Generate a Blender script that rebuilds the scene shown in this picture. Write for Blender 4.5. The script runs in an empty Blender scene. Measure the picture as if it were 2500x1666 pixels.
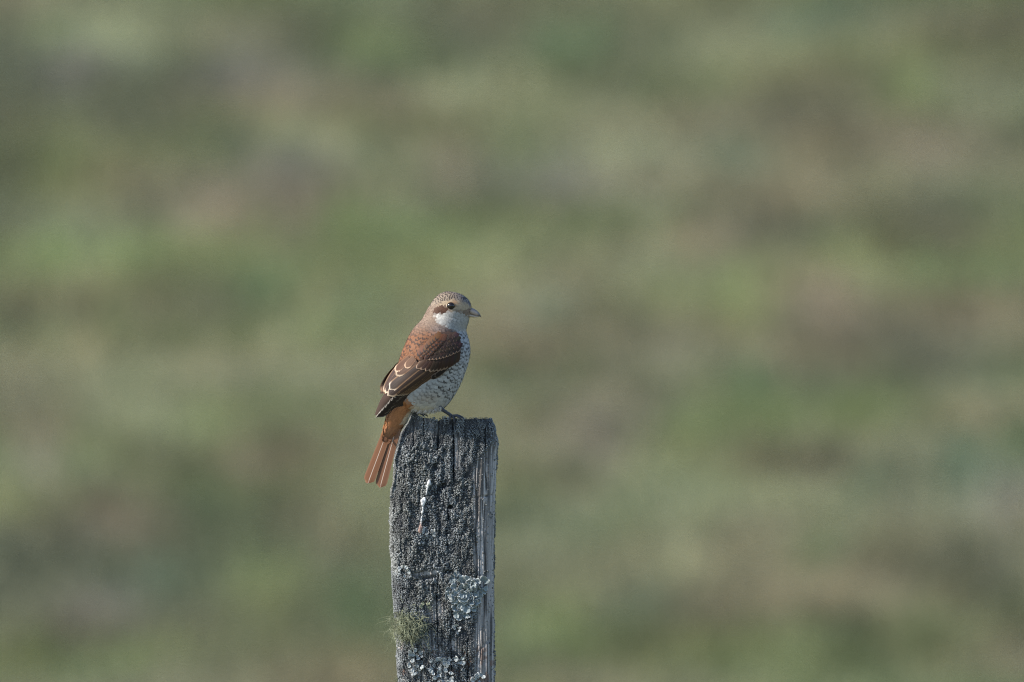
import bpy, bmesh, math, random
import numpy as np
from mathutils import Vector, Matrix

rng = np.random.default_rng(7)
random.seed(7)
sc = bpy.context.scene
COL = sc.collection

# ------------------------------------------------------------------ camera
S = 0.35e-3                    # metres per photograph pixel at the bird
ZC = 1.266                     # camera height
DCAM = 14.583
cam = bpy.data.cameras.new('camera')
cam.lens = 600.0
cam.sensor_width = 36.0
cam.clip_start = 0.5
cam.clip_end = 4000
cam.dof.use_dof = True
cam.dof.focus_distance = DCAM - 0.03
cam.dof.aperture_fstop = 11.5
camo = bpy.data.objects.new('camera', cam)
camo.location = (0, -DCAM, ZC)
camo.rotation_euler = (math.radians(90), 0, 0)
COL.objects.link(camo)
sc.camera = camo

# ------------------------------------------------------------------ sky, sun, exposure
to_sun = Vector((-0.80, -0.24, 0.55)).normalized()
elev = math.asin(to_sun.z)
w = bpy.data.worlds.new('World')
sc.world = w
w.use_nodes = True
nt = w.node_tree
bg = nt.nodes['Background']
sky = nt.nodes.new('ShaderNodeTexSky')
sky.sky_type = 'NISHITA'
sky.sun_disc = False
sky.ozone_density = 2.6
sky.dust_density = 0.4
sky.sun_elevation = elev
sky.sun_rotation = math.atan2(to_sun.x, to_sun.y)
nt.links.new(sky.outputs[0], bg.inputs[0])
bg.inputs[1].default_value = 0.105
sun = bpy.data.lights.new('sun', 'SUN')
sun.energy = 3.9
sun.angle = math.radians(0.53)
sun.color = (1.0, 0.90, 0.77)
suno = bpy.data.objects.new('sun', sun)
suno.rotation_euler = (-to_sun).to_track_quat('-Z', 'Y').to_euler()
COL.objects.link(suno)
sc.view_settings.view_transform = 'Standard'
sc.view_settings.look = 'None'
sc.view_settings.gamma = 1.0
sc.view_settings.exposure = 0.9
sc.view_settings.use_curve_mapping = False
sc.render.engine = 'CYCLES'
sc.cycles.max_bounces = 6
sc.cycles.filter_width = 1.1
sc.cycles.use_adaptive_sampling = False
sc.cycles.use_denoising = True
sc.cycles.denoiser = 'OPENIMAGEDENOISE'
sc.cycles.denoising_input_passes = 'RGB_ALBEDO_NORMAL'
sc.cycles.denoising_prefilter = 'NONE'
sc.cycles.transparent_max_bounces = 12


# ------------------------------------------------------------------ helpers
def W(px, py):
    return (px - 1250.0) * S, ZC + (833.0 - py) * S


def hsh(ix, iy, iz, seed):
    n = (ix * 374761393 + iy * 668265263 + iz * 2147483647 + seed * 1274126177) & 0xFFFFFFFF
    n = ((n ^ (n >> 13)) * 1274126177) & 0xFFFFFFFF
    n = ((n ^ (n >> 16)) * 2246822519) & 0xFFFFFFFF
    return ((n ^ (n >> 15)) & 0xFFFFFF) / float(0xFFFFFF)


def vnoise(x, y, z=0.0, seed=0):
    x, y, z = np.broadcast_arrays(np.asarray(x, float), np.asarray(y, float), np.asarray(z, float))
    ix, iy, iz = np.floor(x).astype(np.int64), np.floor(y).astype(np.int64), np.floor(z).astype(np.int64)
    fx, fy, fz = x - ix, y - iy, z - iz
    fx, fy, fz = [f * f * (3 - 2 * f) for f in (fx, fy, fz)]
    r = 0
    for dx in (0, 1):
        for dy in (0, 1):
            for dz in (0, 1):
                wt = (fx if dx else 1 - fx) * (fy if dy else 1 - fy) * (fz if dz else 1 - fz)
                r = r + wt * hsh(ix + dx, iy + dy, iz + dz, seed)
    return r


def fbm(x, y, z=0.0, seed=0, octs=3):
    a, t, r = 1.0, 0.0, 0.0
    x, y, z = np.asarray(x, float), np.asarray(y, float), np.asarray(z, float)
    for o in range(octs):
        r = r + a * vnoise(x, y, z, seed + o * 17)
        t += a
        a *= 0.5
        x, y, z = x * 2.03, y * 2.03, z * 2.03
    return r / t


def sstep(a, b, x):
    t = np.clip((np.asarray(x, float) - a) / (b - a), 0, 1)
    return t * t * (3 - 2 * t)


def mesh_np(name, V, F, mat=None, smooth=True):
    """V (n,3), F (m,k) all faces of k corners"""
    V = np.asarray(V, np.float32)
    F = np.asarray(F, np.int32)
    me = bpy.data.meshes.new(name)
    m, k = F.shape
    me.vertices.add(len(V))
    me.vertices.foreach_set('co', V.ravel())
    me.loops.add(m * k)
    me.loops.foreach_set('vertex_index', F.ravel())
    me.polygons.add(m)
    me.polygons.foreach_set('loop_start', np.arange(0, m * k, k, dtype=np.int32))
    me.polygons.foreach_set('loop_total', np.full(m, k, np.int32))
    me.polygons.foreach_set('use_smooth', np.full(m, smooth, bool))
    me.update(calc_edges=True)
    if mat:
        me.materials.append(mat)
    return me


def attr(me, name, data):
    """per-vertex rgba"""
    data = np.asarray(data, np.float32)
    if data.shape[1] == 3:
        data = np.hstack([data, np.ones((len(data), 1), np.float32)])
    a = me.attributes.new(name, 'FLOAT_COLOR', 'POINT')
    a.data.foreach_set('color', data.ravel())


def uvset(me, uv):
    """uv per vertex"""
    l = me.uv_layers.new(name='UVMap')
    li = np.empty(len(me.loops), np.int32)
    me.loops.foreach_get('vertex_index', li)
    l.data.foreach_set('uv', np.asarray(uv, np.float32)[li].ravel())


def link(name, me, parent=None, **props):
    o = bpy.data.objects.new(name, me)
    COL.objects.link(o)
    if parent is not None:
        o.parent = parent
        o.matrix_parent_inverse = parent.matrix_world.inverted()
    for k, v in props.items():
        o[k] = v
    return o


def empty(name, loc, parent=None, **props):
    o = bpy.data.objects.new(name, None)
    o.empty_display_size = 0.02
    COL.objects.link(o)
    o.location = loc
    o.matrix_world = Matrix.Translation(loc)
    for k, v in props.items():
        o[k] = v
    if parent is not None:
        o.parent = parent
        o.matrix_parent_inverse = parent.matrix_world.inverted()
    return o


def grid_faces(nu, nv, wrap=False):
    """rows nv, columns nu"""
    a = np.arange(nv - 1)[:, None] * nu
    if wrap:
        j = np.arange(nu)
        j2 = (j + 1) % nu
    else:
        j = np.arange(nu - 1)
        j2 = j + 1
    return np.stack([a + j, a + j2, a + nu + j2, a + nu + j], -1).reshape(-1, 4)


# node material helpers
def newmat(name):
    m = bpy.data.materials.new(name)
    m.use_nodes = True
    t = m.node_tree
    return m, t, t.nodes['Principled BSDF']


def N(t, kind, **kw):
    n = t.nodes.new(kind)
    for k, v in kw.items():
        setattr(n, k, v)
    return n


def mth(t, op, a, b=None, c=None, clamp=False):
    n = t.nodes.new('ShaderNodeMath')
    n.operation = op
    n.use_clamp = clamp
    for i, v in enumerate((a, b, c)):
        if v is None:
            continue
        if isinstance(v, (int, float)):
            n.inputs[i].default_value = v
        else:
            t.links.new(v, n.inputs[i])
    return n.outputs[0]


def mixc(t, f, a, b, mode='MIX'):
    n = t.nodes.new('ShaderNodeMix')
    n.data_type = 'RGBA'
    n.blend_type = mode
    for i, v in ((0, f), (6, a), (7, b)):
        if isinstance(v, (int, float)):
            n.inputs[i].default_value = v
        elif isinstance(v, tuple):
            n.inputs[i].default_value = v + (1,)
        else:
            t.links.new(v, n.inputs[i])
    return n.outputs[2]


def noise(t, vec, scale, detail=2.0, rough=0.5, dist=0.0):
    n = N(t, 'ShaderNodeTexNoise')
    n.inputs['Scale'].default_value = scale
    n.inputs['Detail'].default_value = detail
    n.inputs['Roughness'].default_value = rough
    n.inputs['Distortion'].default_value = dist
    if vec is not None:
        t.links.new(vec, n.inputs['Vector'])
    return n.outputs[0]


def mapping(t, scale, src='Object'):
    tc = N(t, 'ShaderNodeTexCoord')
    mp = N(t, 'ShaderNodeMapping')
    mp.inputs['Scale'].default_value = scale
    t.links.new(tc.outputs[src], mp.inputs[0])
    return mp.outputs[0]


def ramp(t, f, stops):
    r = N(t, 'ShaderNodeValToRGB')
    e = r.color_ramp.elements
    while len(e) < len(stops):
        e.new(0.5)
    for el, (p, c) in zip(e, stops):
        el.position = p
        el.color = c + (1,) if len(c) == 3 else c
    t.links.new(f, r.inputs[0])
    return r.outputs[0]


def bump(t, bs, h, strength, dist):
    b = N(t, 'ShaderNodeBump')
    b.inputs['Strength'].default_value = strength
    b.inputs['Distance'].default_value = dist
    t.links.new(h, b.inputs['Height'])
    t.links.new(b.outputs[0], bs.inputs['Normal'])


def attr_mat(name, rough=0.8, spec=0.2, var=0.0, vscale=900, bstr=0.0, bdist=0.0004, bscale=2500):
    m, t, bs = newmat(name)
    a = N(t, 'ShaderNodeAttribute', attribute_name='Col')
    c = a.outputs['Color']
    if var:
        n = noise(t, mapping(t, (1, 1, 1)), vscale, 3.0)
        k = mth(t, 'MULTIPLY_ADD', n, 2 * var, 1 - var)
        cc = N(t, 'ShaderNodeCombineColor')
        for i in range(3):
            t.links.new(k, cc.inputs[i])
        c = mixc(t, 1.0, c, cc.outputs[0], 'MULTIPLY')
    t.links.new(c, bs.inputs['Base Color'])
    bs.inputs['Roughness'].default_value = rough
    bs.inputs['Specular IOR Level'].default_value = spec
    if bstr:
        bump(t, bs, noise(t, mapping(t, (1, 1, 1)), bscale, 3.0), bstr, bdist)
    return m


# ------------------------------------------------------------------ ground: flat pasture rising to a hillside
def terrain(x, y):
    x, y = np.asarray(x, float), np.asarray(y, float)
    t = np.clip(y - 25.0, 0, None)
    h = 0.17 * (np.sqrt(t * t + 16.0) - 4.0)
    far = np.clip(y - 140.0, 0, None)
    h = h - 0.17 * (np.sqrt(far * far + 900.0) - 30.0) * 0.9
    h = h + (fbm(x / 1.7, y / 2.3, 0, 3, 2) - 0.5) * 0.09 * sstep(3, 12, np.abs(y) + np.abs(x) * 0.5)
    h = h + (fbm(x / 60, y / 60, 0, 9, 2) - 0.5) * 3.0 * sstep(50, 150, np.hypot(x, y))
    return h


def hit(px, py):
    """point on the hillside that the photograph shows at a pixel"""
    dx, dz = (px - 1250) * S / DCAM, (833 - py) * S / DCAM
    dd = np.arange(45.0, 130.0, .05)
    g = terrain(dx * dd, dd - DCAM) + .055           # about half the height of the grass
    d = float(dd[np.argmax(g > ZC + dz * dd)])
    return dx * d, d - DCAM, d


PAL = {'Y': (.148, .158, .074), 'G': (.090, .128, .066), 'B': (.092, .118, .080), 'P': (.170, .131, .100),
       'K': (.050, .052, .034), 'D': (.030, .024, .019), 'L': (.185, .180, .115), 'M': (.152, .130, .114),
       'N': (.072, .070, .050)}
PATCH = '''K 30 400 90 80;N 10 60 50 70;M 170 140 80 70;N 330 270 140 55;G 960 150 110 50;Y 900 80 110 60;M 720 390 110 60
P 540 500 70 70;N 370 490 90 55;Y 850 530 120 60;Y 450 590 160 60;N 580 720 120 60;G 660 670 70 60;K 40 750 80 60
P 1090 380 110 60;N 1080 470 90 32;P 710 500 60 80;L 800 300 110 50;N 930 190 140 42;Y 1050 620 160 80;G 900 690 80 50
G 1400 70 100 60;L 1800 100 130 60;B 2050 20 210 45;N 2480 50 70 70;N 1480 190 110 42;N 1850 250 140 50;Y 2200 200 70 100
L 1500 320 160 60;B 1800 360 90 60;K 2480 300 80 60;M 1350 440 110 42;P 1700 570 130 45;N 1870 530 90 34;N 2280 510 130 75
P 2020 700 110 80;K 1400 730 110 55;B 1340 730 70 50;N 2250 770 130 60;Y 1830 720 70 60;Y 2090 600 90 60;L 1600 630 130 50
P 2250 330 130 45;N 410 1100 95 52;P 620 1090 90 42;Y 530 1030 110 60;P 90 1080 70 80;Y 40 1190 90 50;P 270 1250 70 60
N 140 1320 110 45;G 560 1270 75 62;K 560 1280 40 40;Y 640 1430 130 70;D 130 1520 95 62;K 700 1590 90 60;G 870 1470 85 45
M 270 1640 80 42;M 250 1460 90 50;L 850 1180 110 60;N 460 1480 70 80;B 370 1380 80 50;N 1320 920 90 60;N 1900 890 130 52
G 1830 920 50 45;Y 2110 980 100 45;K 2000 1100 95 50;N 2290 880 110 52;G 2460 1050 70 55;Y 1650 1100 140 90;L 1650 1190 130 60
G 2020 1300 75 62;B 2090 1180 110 50;B 2330 1130 70 80;K 2300 1370 160 72;K 1700 1520 130 45;K 2060 1510 80 52;Y 1360 1490 85 62
L 1680 1350 90 60;L 1530 1640 55 50;Y 1700 1620 130 50;Y 2250 1650 100 40;L 1380 1280 110 52;B 1570 1460 80 50;M 2480 1180 70 50
K 2430 1440 85 60;M 1370 1640 80 45;L 330 60 200 60;M 600 170 120 60;L 1170 200 120 80;Y 200 620 120 60;L 330 960 140 60
L 760 880 150 60;M 1450 1050 90 60;L 1950 1200 90 60;L 2400 240 110 60;P 1560 950 110 50;L 950 1020 70 80'''
patches = []
for tok in PATCH.replace('\n', ';').split(';'):
    k, a, b, c, d = tok.split()
    X0, Y0, D0 = hit(float(a), float(b))
    _, Y1, _ = hit(float(a), float(b) - float(d))
    patches.append((X0, Y0, 1.08 * float(c) * S * D0 / DCAM, .85 * abs(Y1 - Y0), np.array(PAL[k])))


VEG = np.array((1.93, 2.10, 2.03))          # dry, bleached autumn pasture


def veg_colour(x, y):
    x, y = np.asarray(x, float), np.asarray(y, float)
    n1 = fbm(x / 0.75, y / 0.7, 0, 21, 3)
    n2 = fbm(x / 1.0, y / 0.9, 5, 33, 2)
    c = np.empty(x.shape + (3,))
    a, b, d = np.array((.105, .118, .058)), np.array((.150, .135, .090)), np.array((.088, .088, .058))
    t = sstep(.35, .7, n1)[..., None]
    u = sstep(.5, .75, n2)[..., None]
    c = a * (1 - t) + b * t
    c = c * (1 - u) + d * u
    wx = (fbm(x / .3, y / .4, 0, 5, 2) - .5) * 1.2
    wy = (fbm(x / .3, y / .4, 0, 6, 2) - .5) * 1.2
    for (X0, Y0, rx, ry, pc) in patches:
        q = ((x - X0) / rx + wx * .9) ** 2 + ((y - Y0) / ry + wy * .9) ** 2
        f = (0.86 * np.exp(-q * 1.0))[..., None]
        c = c * (1 - f) + pc * f
    fine = fbm(x / .34, y / .36, 3, 45, 2)
    hue = fbm(x / .45, y / .5, 9, 46, 2) - .5
    c = c * (.62 + .76 * fine)[..., None] * (1 + hue[..., None] * np.array((.16, -.10, -.16)))
    return c * VEG


gm, t, bs = newmat('pasture_soil')
a = N(t, 'ShaderNodeAttribute', attribute_name='Col')
nz = noise(t, mapping(t, (1, 1, 1)), 9.0, 6.0, 0.65)
c = mixc(t, mth(t, 'MULTIPLY', nz, 0.6), a.outputs['Color'], (.055, .042, .028))
t.links.new(c, bs.inputs['Base Color'])
bs.inputs['Roughness'].default_value = 0.95
bs.inputs['Specular IOR Level'].default_value = 0.1
bump(t, bs, noise(t, mapping(t, (1, 1, 1)), 25.0, 5.0), 0.6, 0.03)

gx = np.concatenate([-np.geomspace(1500, 13, 26), np.linspace(-12, 12, 201), np.geomspace(13, 1500, 26)])
gy = np.concatenate([-np.geomspace(600, 16, 18), np.linspace(-15, 21, 73), np.linspace(21.15, 55, 226), np.geomspace(56, 2500, 40)])
GX, GY = np.meshgrid(gx, gy)
GZ = terrain(GX, GY)
GC = veg_colour(GX.ravel(), GY.ravel())
me = mesh_np('ground', np.stack([GX.ravel(), GY.ravel(), GZ.ravel()], 1), grid_faces(len(gx), len(gy)), gm)
attr(me, 'Col', GC * 0.85)
link('ground', me, kind='structure', label='rough sloping pasture behind the post')


# ------------------------------------------------------------------ grass (uncountable)
def grass(name, n, x0, x1, y0, y1, hmin, hmax, wid, label, blades=6, seed=1, power=1.0):
    r = np.random.default_rng(seed)
    x = r.uniform(x0, x1, n)
    y = y0 + (y1 - y0) * r.random(n) ** power
    keep = np.hypot(x + 0.06, y - 0.02) > 0.12
    x, y = x[keep], y[keep]
    n = len(x)
    dens = fbm(x / .35, y / .35, 0, 77, 2)
    hh = (hmin + (hmax - hmin) * r.random(n)) * (0.55 + 0.9 * dens)
    z = terrain(x, y) - 0.01
    col = veg_colour(x, y) * r.uniform(.88, 1.14, (n, 1))
    straw = r.random(n) < .06
    col[straw] = col[straw] * .5 + np.array((.20, .17, .10)) * .5
    B = blades
    ang = r.uniform(0, 2 * np.pi, (n, B))
    lean = r.uniform(.15, .75, (n, B))
    hb = hh[:, None] * r.uniform(.6, 1.1, (n, B))
    dx, dy = np.cos(ang), np.sin(ang)
    ox, oy = dx * .012, dy * .012
    bx, by = x[:, None] + ox, y[:, None] + oy
    px_, py_ = -dy * wid, dx * wid
    V = np.empty((n, B, 5, 3))
    V[:, :, 0] = np.stack([bx - px_, by - py_, np.broadcast_to(z[:, None], bx.shape)], -1)
    V[:, :, 1] = np.stack([bx + px_, by + py_, np.broadcast_to(z[:, None], bx.shape)], -1)
    mz = z[:, None] + hb * .6
    mx, my = bx + dx * lean * hb * .35, by + dy * lean * hb * .35
    V[:, :, 2] = np.stack([mx + px_ * .8, my + py_ * .8, mz], -1)
    V[:, :, 3] = np.stack([mx - px_ * .8, my - py_ * .8, mz], -1)
    V[:, :, 4] = np.stack([bx + dx * lean * hb, by + dy * lean * hb, z[:, None] + hb * (1 - .2 * lean)], -1)
    base = (np.arange(n * B) * 5)[:, None]
    tri = np.concatenate([base + np.array([[0, 1, 2]]), base + np.array([[0, 2, 3]]), base + np.array([[3, 2, 4]])], 0)
    C = np.repeat(col, B * 5, 0) * np.repeat(r.uniform(.94, 1.06, n * B), 5)[:, None]
    me = mesh_np(name, V.reshape(-1, 3), tri, grass_mat)
    attr(me, 'Col', C)
    return link(name, me, kind='stuff', label=label, category='grass')


grass_mat, t, bs = newmat('grass_blade')
a = N(t, 'ShaderNodeAttribute', attribute_name='Col')
t.links.new(a.outputs['Color'], bs.inputs['Base Color'])
bs.inputs['Roughness'].default_value = 0.7
bs.inputs['Specular IOR Level'].default_value = 0.25
tr = N(t, 'ShaderNodeBsdfTranslucent')
t.links.new(a.outputs['Color'], tr.inputs[0])
mx = N(t, 'ShaderNodeMixShader')
mx.inputs[0].default_value = 0.45
t.links.new(bs.outputs[0], mx.inputs[1])
t.links.new(tr.outputs[0], mx.inputs[2])
t.links.new(mx.outputs[0], t.nodes['Material Output'].inputs[0])

grass('grass', 44000, -4.5, 4.5, 27, 50, .05, .16, .0035, 'mottled green and straw grass on the hillside behind the post', blades=5, seed=2)
grass('grass', 8000, -13, -4.5, 27, 50, .05, .16, .005, 'mottled grass on the left flank of the hillside', blades=4, seed=5)
grass('grass', 8000, 4.5, 13, 27, 50, .05, .16, .005, 'mottled grass on the right flank of the hillside', blades=4, seed=6)
grass('grass', 9000, -30, 30, 50, 130, .1, .3, .012, 'distant rough grass higher up the hillside', blades=4, seed=3, power=1.6)
grass('grass', 8000, -5, 5, -9, 27, .05, .16, .004, 'short pasture grass on the flat ground around the post foot', blades=5, seed=4)

# ------------------------------------------------------------------ fence post
YF = -0.018                    # front face of the post
left_pts = [(1008, 1005), (1015, 1012), (1030, 996), (1037, 991), (1065, 974), (1097, 964), (1121, 961), (1173, 959), (1195, 954), (1217, 952),
            (1338, 951), (1394, 955), (1458, 958), (1501, 962), (1566, 965), (1619, 968), (1666, 969), (1900, 972), (4500, 975)]
left_pts[0] = (1008, 1006)
left_pts[1] = (1015, 1003)
right_pts = [(1008, 1196), (1022, 1200), (1029, 1204), (1036, 1208), (1050, 1211), (1069, 1215.5), (1082, 1216.5), (1104, 1214), (1152, 1212.5), (1217, 1210),
             (1260, 1209), (1340, 1206.5), (1394, 1207), (1523, 1208), (1666, 1208), (4500, 1212)]
top_pts = [(940, 1022), (1000, 1017), (1006, 1012), (1014, 1009), (1020, 1013), (1026, 1018), (1035, 1021), (1061, 1023), (1066, 1027), (1070, 1029), (1074, 1025),
           (1087, 1021), (1100, 1023), (1140, 1023), (1160, 1021), (1182, 1022), (1192, 1024), (1200, 1028), (1208, 1036), (1230, 1040)]


def ip(pts, x):
    return np.interp(x, [p[0] for p in pts], [p[1] for p in pts])


py_rows = np.concatenate([np.arange(1022, 1690, 2.3), np.geomspace(1700, 4460, 40)])
NA = 860
HD = 0.043                                  # half depth
YC = YF + HD
cr = 0.30                                   # corner radius as a share of half width
# unit rounded square by arc length
_ang = np.linspace(0, 2 * np.pi, 4001)
_p = 8.0
_r = (np.abs(np.cos(_ang)) ** _p + np.abs(np.sin(_ang)) ** _p) ** (-1 / _p)
_ux, _uy = _r * np.cos(_ang), _r * np.sin(_ang)
_s = np.concatenate([[0], np.cumsum(np.hypot(np.diff(_ux), np.diff(_uy)))])
_wt = np.where(_uy < .15, 1.0, .28)
_ws = np.concatenate([[0], np.cumsum(.5 * (_wt[1:] + _wt[:-1]) * np.diff(_s))])
sa = np.interp(np.linspace(0, _ws[-1], NA, endpoint=False), _ws, _s)
ux, uy = np.interp(sa, _s, _ux), np.interp(sa, _s, _uy)
nx_ = np.sign(ux) * np.abs(ux) ** (_p - 1)
ny_ = np.sign(uy) * np.abs(uy) ** (_p - 1)
nl = np.hypot(nx_, ny_)
nx_, ny_ = nx_ / nl, ny_ / nl


def post_dims(py):
    l, r = ip(left_pts, py) + 7.0, ip(right_pts, py) - 3.0
    return (l + r) / 2, (r - l) / 2


def bare(px, py):
    """1 on the clean, grained wood along the right edge and on the barer strip at the top"""
    edge = ip([(1000, 1235), (1090, 1190), (1140, 1155), (1230, 1150), (1290, 1160), (1345, 1152), (1400, 1163), (1500, 1165), (1570, 1150), (1666, 1160)], py)
    wob = (fbm(px / 14, py / 30, 0, 51, 2) - .5) * 22
    b = sstep(-7, 9, px - edge + wob)
    top = sstep(1075, 1045, py + (fbm(px / 11, py / 25, 2, 52, 2) - .5) * 50) * sstep(990, 1000, px) * sstep(1082, 1060, px)
    strip = sstep(1108, 1112, px) * sstep(1126, 1118, px) * sstep(1050, 1075, py) * sstep(1150, 1135, py)
    low = sstep(.60, .72, fbm(px / 25, py / 45, 3, 53, 2)) * .8 * sstep(1380, 1450, py)
    groove = np.exp(-((py - (1404 - (px - 1000) * .12)) / 9) ** 2) * sstep(1000, 1015, px) * sstep(1090, 1070, px)
    return np.clip(np.maximum.reduce([b, top * .5, strip, low, groove]), 0, 1)


def post_disp(px, py, sarc):
    """inward/outward relief in metres; px is the photograph column, sarc arc coordinate in metres"""
    g = fbm(sarc * 1000 / 0.95, py / 300.0, 0, 61, 2) - .5
    g2 = fbm(sarc * 1000 / 4.5, py / 120.0, 4, 62, 2) - .5
    lump = fbm(sarc * 1000 / 7.0, py / 22.0, 8, 63, 3) - .5
    d = g * 1.5e-3 + g2 * 1.1e-3 + lump * 2.2e-3 * (1 - bare(px, py) * .7)
    return d


def crack(px, py):
    d = np.zeros_like(px)
    for (x0, y0, y1, wdt, dep, wav) in ((1034, 1015, 1065, 2.0, 2.5, 2), (1070, 1015, 1110, 2.2, 3.0, 2), (1107, 1030, 1175, 2.0, 3.0, 1.5),
                                   (1163, 1195, 1420, 1.8, 2.5, 3), (1068, 1400, 1625, 1.6, 3.0, 3), (1093, 1240, 1335, 1.6, 2.2, 3),
                                   (1186, 1040, 1190, 1.6, 2.0, 2), (1030, 1585, 1666, 2, 2.5, 3), (1101, 1500, 1640, 1.5, 2.0, 3), (1010, 1030, 1150, 1.8, 1.8, 3),
                                   (1143, 1560, 1666, 1.6, 2.0, 3), (1183, 1230, 1666, 1.3, 1.4, 2), (1196, 1240, 1666, 1.2, 1.2, 2), (1172, 1260, 1666, 1.2, 1.3, 2)):
        xx = x0 + (vnoise(py / 37.0, 0 * py + x0, 0, 71) - .5) * 2 * wav
        d += dep * 1e-3 * np.exp(-((px - xx) / wdt) ** 2) * sstep(y0 - 6, y0 + 8, py) * sstep(y1 + 14, y1 - 10, py)
    # knot hollows and the sloping groove
    for (x0, y0, rx, ry, dep) in ((1080, 1187, 9, 7, 4.5), (1099, 1239, 6, 5, 5.0), (1092, 1396, 12, 5, 3.5), (1048, 1410, 24, 5, 2.0), (1040, 1540, 16, 9, 2.5),
                                  (1062, 1140, 8, 10, 2.5), (1070, 1205, 10, 12, 2.5), (1175, 1213, 25, 2.2, 1.3)):
        d += dep * 1e-3 * np.exp(-((px - x0) / rx) ** 2 - ((py - y0 + (px - x0) * .15) / ry) ** 2)
    xd = (py - 1600) / -1.15 + 1160
    d += 0.9e-3 * np.exp(-((px - xd) / 3) ** 2) * sstep(1140, 1160, px) * sstep(1204, 1196, px)
    return d


def post_point(ai, py, extra=0.0):
    """surface point(s) of the post for angular index array ai and row py"""
    cx, hw = post_dims(py)
    u, v = ux[ai], uy[ai]
    px = cx + hw * u
    s_m = sa[ai] * 0.0435
    front = v < 0.35
    d = post_disp(px, py, s_m) - np.where(front, crack(px, py), 0) + extra
    # split, crumbly end grain near the top
    X = (px - 1250) * S + nx_[ai] * d
    Y = YC + HD * v + ny_[ai] * d
    ztop = ip(top_pts, px) + (fbm(px / 5.0, v * 6, 0, 81, 2) - .5) * 5 + np.abs(v + .9) * 3.0 * sstep(-.9, .9, v)
    pz = np.where(py < 1100, ztop + (py - 1022) * (1100 - ztop) / 78.0, py)
    Z = ZC + (833 - pz) * S
    return X, Y, Z, px, pz


AI, RI = np.meshgrid(np.arange(NA), np.arange(len(py_rows)))
PX, PY, PZ, Ppx, Ppz = post_point(AI.ravel(), py_rows[RI.ravel()])
V = np.stack([PX, PY, PZ], 1)
F = grid_faces(NA, len(py_rows), True)
F = F[:, ::-1]
# crumbly top: rings shrinking to the middle
rings = [V]
fl = [F]
nb = len(V)
prev = np.arange(NA)
K = 26
cx0, hw0 = post_dims(py_rows[0])
for k in range(1, K + 1):
    f = 1 - k / K
    u, v = ux * f, uy * f
    px = cx0 + hw0 * u
    X = (px - 1250) * S
    Y = YC + HD * v
    ztop = ip(top_pts, px) + (fbm(px / 5.0, v * 6, 0, 81, 2) - .5) * 5 + np.abs(v + .9) * 3.0 * sstep(-.9, .9, v) + (fbm(px / 9, v * 5, 3, 83, 2)) * 7 * (1 - f) ** .5
    Z = ZC + (833 - ztop) * S
    rings.append(np.stack([X, Y, Z], 1))
    cur = nb + np.arange(NA)
    nb += NA
    fl.append(np.stack([prev, np.roll(prev, -1), np.roll(cur, -1), cur], 1))
    prev = cur
V = np.concatenate(rings)
F = np.concatenate(fl)
ppx = V[:, 0] / S + 1250
ppy = 833 - (V[:, 2] - ZC) / S
br = bare(ppx, ppy)
fibre = (.75 * vnoise((ppx + 7 * (fbm(ppx / 40, ppy / 90, 0, 96, 2) - .5)) / 3.4, ppy / 200, V[:, 1] * 700, 91) + .25 * vnoise(ppx / 9, ppy / 90, V[:, 1] * 300, 95))[:, None]
wood = np.array((.31, .30, .30)) * (0.34 + 1.3 * sstep(.25, .75, fibre))
pale = np.array((.43, .415, .415))
pm = (sstep(.42, .62, fbm(ppx / 5, ppy / 120, V[:, 1] * 300, 92, 3)) * sstep(1235, 1300, ppy) * br * .75)[:, None]
wood = wood * (1 - pm) + pale * pm
crust_base = np.array((.050, .053, .060)) * (.6 + .8 * fbm(ppx / 9, ppy / 9, V[:, 1] * 300, 93, 3))[:, None]  # near-black mottled base wherever the wood is not bare
pc = wood * br[:, None] + crust_base * (1 - br[:, None])
warm = sstep(.62, .75, fbm(ppx / 12, ppy / 20, 7, 94, 2))[:, None] * sstep(1560, 1600, ppy)[:, None]
pc = pc * (1 - warm * .6) + np.array((.20, .12, .09)) * warm * .6
post_mat = attr_mat('weathered_wood', .9, .15, .28, 700, .5, .0006, 1600)
me = mesh_np('fence_post', V, F, post_mat)
attr(me, 'Col', pc)
post = link('fence_post', me, label='weathered grey wooden fence post crusted with lichen under the bird', category='fence post')


# ---- surface lookup on the front / left side of the post
def surf(px, py, side='front'):
    """nearest surface index for a photograph pixel on the front face"""
    cx, hw = post_dims(py)
    u = np.clip((px - cx) / hw, -1, 1)
    # front half: indices with uy<0
    idx = np.where(uy < 0)[0]
    o = np.argsort(ux[idx])
    ai = idx[o][np.clip(np.searchsorted(ux[idx][o], u), 0, len(idx) - 1)]
    X, Y, Z, _, _ = post_point(np.atleast_1d(ai), np.atleast_1d(np.asarray(py, float)))
    return np.stack([X, Y, Z], -1), np.stack([nx_[np.atleast_1d(ai)], ny_[np.atleast_1d(ai)], np.zeros(np.size(ai))], -1)


# ---- granular crust lichen: thousands of grains, one part
def ico(sub=1):
    b = bmesh.new()
    bmesh.ops.create_icosphere(b, subdivisions=sub, radius=1.0)
    v = np.array([p.co[:] for p in b.verts])
    f = np.array([[q.index for q in g.verts] for g in b.faces])
    b.free()
    return v, f


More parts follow.
